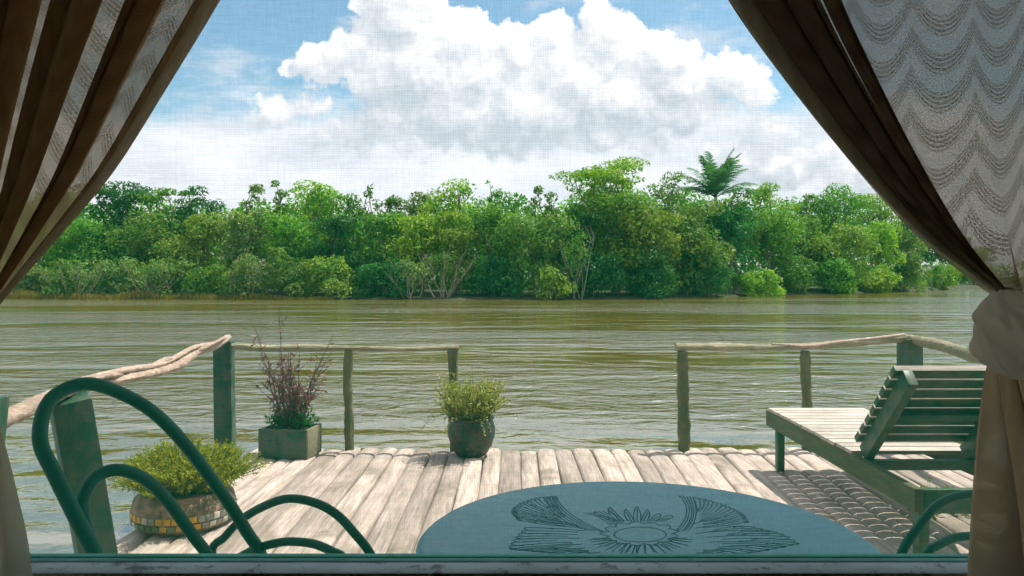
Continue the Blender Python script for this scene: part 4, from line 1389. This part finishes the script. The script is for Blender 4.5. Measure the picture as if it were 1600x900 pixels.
LM, LB, LY, LD, LO, LG = (M[k] for k in ('leaf_mid', 'leaf_bright', 'leaf_yellow', 'leaf_dark', 'leaf_olive', 'leaf_grey'))
TREES = [
    # ---- skyline, back row: px, top, width px, metres behind the shore
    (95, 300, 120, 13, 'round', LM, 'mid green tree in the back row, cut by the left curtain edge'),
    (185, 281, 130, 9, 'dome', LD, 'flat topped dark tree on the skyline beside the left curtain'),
    (258, 283, 90, 9, 'dome', LM, 'thin flat topped tree with sky gaps, second from the left curtain'),
    (316, 289, 76, 9, 'round', LD, 'round dark tree on the skyline above the left corner railing post'),
    (393, 281, 62, 6, 'column', LG, 'tall narrow grey green tree with sparse crown, left of the big dome tree'),
    (437, 279, 46, 8, 'column', LM, 'thin wispy tree tip above the left shoulder of the dome tree'),
    (480, 281, 120, 8, 'round', LB, 'large bright green dome shaped tree left of centre, above the purple plant'),
    (545, 303, 66, 9, 'round', LM, 'low mid green tree just right of the bright dome tree'),
    (583, 285, 50, 9, 'column', LO, 'small thin pale tree showing sky through its crown on the skyline'),
    (612, 305, 66, 10, 'round', LO, 'olive green tree below the thin pale skyline tree'),
    (657, 299, 66, 9, 'round', LG, 'dull grey green tree on the skyline above the middle railing post'),
    (715, 280, 120, 8, 'round', LB, 'broad bright green tree with plume like top above the round pot'),
    (768, 283, 50, 8, 'column', LM, 'slender tree with open top, right of the broad plumed tree'),
    (806, 300, 90, 9, 'round', LM, 'mid green tree at the low dip of the skyline near the centre'),
    (851, 290, 60, 8, 'column', LO, 'small olive dome on the skyline left of the tallest tree'),
    (895, 318, 66, 8, 'round', LM, 'mid green tree in the notch left of the tallest tree'),
    (958, 246, 156, 7, 'dome', LB, 'tallest broad tree with flat layered yellow green top, left of the palm'),
    (1045, 268, 100, 9, 'round', LO, 'tall olive tree between the layered tree and the palm'),
    (1150, 292, 84, 7, 'round', LO, 'olive tree directly below and right of the palm'),
    (1206, 283, 80, 7, 'round', LB, 'bright green tree with tufted top, right of the palm'),
    (1258, 298, 66, 7, 'column', LM, 'thin mid green tree in the skyline dip right of the tufted tree'),
    (1308, 286, 104, 6, 'round', LM, 'tall round headed tree near the right curtain edge'),
    (1372, 296, 90, 6, 'dome', LB, 'flat spreading tree with sky gaps touching the right curtain'),
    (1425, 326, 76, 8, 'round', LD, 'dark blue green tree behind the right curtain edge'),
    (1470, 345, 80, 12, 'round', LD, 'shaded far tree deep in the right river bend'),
    (1520, 385, 70, 8, 'mass', LM, 'farthest tree seen in the gap beside the curtain knot'),
    # ---- middle row
    (60, 351, 121, 5, 'mass', LB, 'bright green tree over the reeds beside the left curtain'),
    (150, 338, 132, 6, 'mass', LM, 'mid green tree mass below the flat topped dark tree'),
    (235, 331, 121, 6, 'mass', LO, 'olive tree in the middle tier left of the round dark tree'),
    (318, 331, 110, 5, 'mass', LY, 'yellow green tree below the round dark skyline tree'),
    (385, 324, 92, 4.5, 'mass', LG, 'grey green leaning tree under the tall narrow one'),
    (452, 331, 110, 4, 'mass', LM, 'mid green tree standing below the bright dome tree'),
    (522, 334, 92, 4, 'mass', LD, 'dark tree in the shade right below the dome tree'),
    (595, 331, 105, 5, 'mass', LM, 'mid green tree around the dark hollow above the middle post'),
    (662, 326, 92, 4, 'mass', LB, 'bright tree right of the dark hollow'),
    (712, 321, 83, 4, 'mass', LY, 'yellow green tree under the broad plumed tree'),
    (770, 316, 110, 4, 'mass', LM, 'mid green tree with dark foot left of the olive hanging tree'),
    (838, 321, 121, 3, 'mass', LO, 'olive tree whose foliage hangs out over the water at the centre'),
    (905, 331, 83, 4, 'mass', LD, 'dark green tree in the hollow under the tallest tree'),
    (965, 301, 154, 4, 'mass', LM, 'big mid green tree forming the body below the layered crown'),
    (1015, 326, 110, 2.5, 'mass', LY, 'yellow tinged tree under the tall olive tree, left of the palm'),
    (1075, 311, 127, 3, 'mass', LO, 'olive tree below the palm, dark at its foot'),
    (1140, 321, 110, 4, 'mass', LD, 'dark shaded tree behind the low bush on the water'),
    (1200, 326, 110, 3, 'mass', LM, 'mid green tree right behind the low bush on the water'),
    (1258, 336, 99, 4, 'mass', LO, 'olive tree right of the low bush on the water'),
    (1312, 348, 121, 2, 'mass', LY, 'yellow green leaning mass below the tall round headed tree'),
    (1362, 344, 99, 3, 'mass', LB, 'bright green tree below the flat spreading right tree'),
    (1408, 348, 77, 1.5, 'mass', LO, 'olive tree ending the right point of the bank'),
    # ---- waterside
    (40, 412, 90, 1.5, 'bush', LG, 'grey green waterside bush beside the left curtain'),
    (115, 402, 100, 1.6, 'bush', LO, 'olive waterside bush, second from the left curtain'),
    (185, 396, 100, 1.6, 'bush', LG, 'pale grey waterside bush behind the reed strip'),
    (258, 400, 96, 1.4, 'bush', LO, 'straw tinted waterside bush above the driftwood rail'),
    (325, 410, 90, 1.2, 'bush', LM, 'dark low waterside bush above the left corner post'),
    (392, 402, 100, 1.2, 'bush', LG, 'greyish waterside bush with pale twigs, right of the corner post'),
    (455, 380, 100, 1.2, 'bush', LO, 'brownish waterside bush above the purple plant'),
    (520, 388, 100, 1.0, 'bush', LY, 'yellow brown waterside bush right of the purple plant'),
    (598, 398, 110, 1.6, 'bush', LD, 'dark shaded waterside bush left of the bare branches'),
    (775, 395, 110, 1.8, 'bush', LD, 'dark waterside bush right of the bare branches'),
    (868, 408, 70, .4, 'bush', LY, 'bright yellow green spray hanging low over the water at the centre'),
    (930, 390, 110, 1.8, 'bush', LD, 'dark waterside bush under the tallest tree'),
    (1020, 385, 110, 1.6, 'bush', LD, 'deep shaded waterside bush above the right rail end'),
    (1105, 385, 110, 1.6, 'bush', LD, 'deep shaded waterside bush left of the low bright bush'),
    (1244, 392, 90, 1.0, 'bush', LM, 'mid green waterside bush right of the low bright bush'),
    (1300, 398, 100, .6, 'bush', LM, 'shaded waterside bush under the yellow green mass'),
    (1365, 396, 90, .6, 'bush', LB, 'bright waterside bush near the right point of the bank'),
    (1418, 402, 60, .5, 'bush', LY, 'yellow green bush at the tip of the right point'),
    (1475, 405, 70, 1, 'bush', LB, 'small bright bush across the bend beside the curtain'),
]
for i, (px, top, w, off, st_, mt_, lab) in enumerate(TREES):
    bush = st_ == 'bush'
    tree('bush' if bush else 'tree', lab, 'bush' if bush else 'tree', px, top, w, off, st_, mt_, 100 + i * 7,
         dens=1.25 if st_ in ('mass',) else (.9 if st_ == 'sparse' else 1.2), leaf=.26 if bush else .31)
tree('bush', 'low bright yellow green bush standing in the water in front of the shaded bank', 'bush', 1183, 421, 84, -1.0, 'bush', LB, 991, dens=1.3, leaf=.24)


# bare pale branches by the water
def twigs(px, off, top, w, seed, label, n=9, leafmat=None):
    D = shore(px) + off
    base = at(px, HY, D); H = CZ - (top - HY) / F * D - WZ; Wd = w * D / F
    o = empty('bare_shrub', (base.x, base.y, WZ), label, 'shrub', 'bare pale shrubs on the far bank')
    rng = random.Random(seed); b = MB()
    for k in range(n):
        a = rng.uniform(-.15, .15) * Wd
        lean_ = (k / (n - 1) - .5) * Wd * 1.0 + rng.uniform(-.1, .1) * Wd
        h = H * rng.uniform(.55, 1.0)
        tip = Vector((a + lean_, rng.uniform(-.5, .3), h))
        st0 = Vector((a, rng.uniform(-.2, .2), -.2))
        limb(b, st0, tip, .032, .010, rng, 6, .06)
        for j in range(4):
            t = rng.uniform(.35, .9); q = st0.lerp(tip, t)
            limb(b, q, q + Vector((rng.uniform(-.6, .6), rng.uniform(-.4, .2), rng.uniform(.3, 1.1))) * H * .2, .018, .006, rng, 5, .1)
    b.build('branches', M['stick'], o)
    V_, Q_ = leaves(np.random.default_rng(seed), [((0, .1, H * .62), (Wd * .45, .8, H * .36))], 1100, .2, seed, .4, .5)
    fast_mesh('foliage', V_, Q_, leafmat or LG, o)


twigs(690, 1.5, 388, 100, 41, 'tangle of bare pale branches arching at the waterline below the plumed tree', 13, LO)
twigs(640, .8, 400, 70, 42, 'bare pale branches left of the large tangle at the waterline', 7)
twigs(386, .2, 392, 50, 43, 'pale twiggy shrub at the waterline beside the left corner post', 6)
twigs(240, .3, 405, 90, 44, 'grey twiggy shrub behind the reed strip on the left bank', 9)
twigs(120, .3, 405, 90, 45, 'grey twiggy shrub on the left bank nearest the curtain', 9)
twigs(900, 1.0, 352, 60, 46, 'pale thin branches in the shaded hollow under the tallest tree', 6, LM)
twigs(1462, .3, 405, 40, 47, 'pale upright stems at the water in the right river bend', 5, LM)

# palm
D = shore(1115) + 8
base = at(1118, HY, D)
pal = empty('palm_tree', (base.x, base.y, WZ + .4), 'palm tree with arching fronds rising above the forest skyline', 'palm')
hub = CZ - (309 - HY) / F * D - WZ - .4
b = MB(); b.tube([(0, 0, -.5), (.1, 0, hub * .5), (0, 0, hub)], [.22, .17, .15], 12); b.build('trunk', M['bark'], pal)
rng = random.Random(17)
for k in range(25):
    a = 2 * math.pi * k / 25 * 2.0 + rng.uniform(-.2, .2)
    el = R(rng.uniform(18, 84)); L = rng.uniform(3.9, 5.0) * (1.0 if el > .8 else .92)
    dr = Vector((math.cos(a) * math.cos(el), math.sin(a) * math.cos(el), math.sin(el)))
    hz = Vector((math.cos(a), math.sin(a), 0)); sdv = Vector((-math.sin(a), math.cos(a), 0))
    pts = []
    for i in range(15):
        t = i / 14
        pts.append(Vector((0, 0, hub)) + dr * L * t + (hz * .25 - Vector((0, 0, 1)) * (.75 * math.cos(el) + .12)) * L * .45 * t * t * t)
    b = MB()
    b.tube(pts, [.035 * (1 - .85 * i / 14) for i in range(15)], 5)
    for i in range(2, 15):
        for f in (0, .33, .66):
            if i == 14 and f: continue
            q = pts[i].lerp(pts[min(i + 1, 14)], f)
            tg = (pts[min(i + 1, 14)] - pts[i - 1]).normalized()
            ll = .92 * math.sin(math.pi * min(1, (i + f) / 15 * .85 + .12)) + .12
            for s in (-1, 1):
                dd = (sdv * s * .8 + tg * .7 + Vector((0, 0, rng.uniform(-.45, .05)))).normalized()
                wv = tg.cross(dd).cross(dd).normalized() * .038
                tip = q + dd * ll + Vector((0, 0, -.16 * ll))
                b.add([q - wv, q + dd * ll * .5 - wv * 1.1, tip, q + dd * ll * .5 + wv * 1.1, q + wv], [(0, 1, 2, 3, 4)])
    b.build('frond', M['leaf_palm'], pal, smooth=False)

# the forest behind, one mass seen only through gaps
rg = np.random.default_rng(77)
lob = []
for k in range(420):
    px = -350 + 1990 * (k + rg.uniform(0, 1)) / 420; D = shore(px) + rg.uniform(13, 24)
    topy = np.interp(px, [-350, 100, 350, 480, 560, 700, 850, 960, 1120, 1300, 1420, 1540, 1640], [300, 315, 318, 310, 330, 315, 322, 290, 305, 315, 352, 408, 415])
    q = at(px, topy - 8 + 150 * ((k * .618034) % 1), D)
    r = rg.uniform(1.3, 2.3)
    lob.append(((q.x, q.y, q.z - r * .8), (r * 1.2, r, r * .85)))
for k in range(240):                                 # the same forest carries on round the bends, left and right
    px = (-1500 + 1150 * (k / 100)) if k < 100 else (1640 + 1500 * ((k - 100) / 140))
    D = shore(px) + rg.uniform(2, 14)
    q = at(px, HY, D); r = rg.uniform(1.8, 3.0)
    lob.append(((q.x, q.y, WZ + rg.uniform(.8, 8.5)), (r * 1.3, r, r * .9)))
V_, Q_ = leaves(rg, lob, 330000, .50, 5, .9, .25)
tag(fast_mesh('forest', V_, Q_, M['leaf_mid']), 'continuous green forest seen through the gaps behind the bank trees', 'forest', kind='stuff')

# reeds and grass along the left shore
rg = np.random.default_rng(6)
m_ = 15000
px = rg.uniform(-120, 520, m_); u_ = rg.uniform(0, 1, m_)
dd = np.interp(px, [s[0] for s in SHORE], [s[1] for s in SHORE]) + rg.uniform(-.5, 1.3, m_)
x_ = (px - 800) / F * dd
hgt = rg.uniform(.18, .55, m_) * np.interp(px, [-120, 330, 420, 520], [1, 1, .6, .45]) * (1 + .45 * np.sin(px * .05) * np.sin(px * .017 + 1))
an = rg.uniform(0, 6.28, m_); ln = rg.uniform(.05, .5, m_) * hgt
p0 = np.stack([x_, dd, np.full(m_, WZ - .05)], 1)
wv = np.stack([np.cos(an + 1.57), np.sin(an + 1.57), np.zeros(m_)], 1) * .022
tip = p0 + np.stack([np.cos(an) * ln, np.sin(an) * ln, hgt + .05], 1)
mid = p0 * .45 + tip * .55 + np.stack([np.zeros(m_), np.zeros(m_), hgt * .08], 1)
V_ = np.stack([p0 - wv, mid - wv * .8, tip, mid + wv * .8], 1).reshape(-1, 3)
tag(fast_mesh('reeds', V_, np.arange(m_ * 4).reshape(m_, 4), M['reed']), 'strip of brownish green reeds along the left far shore', 'reeds', kind='stuff')
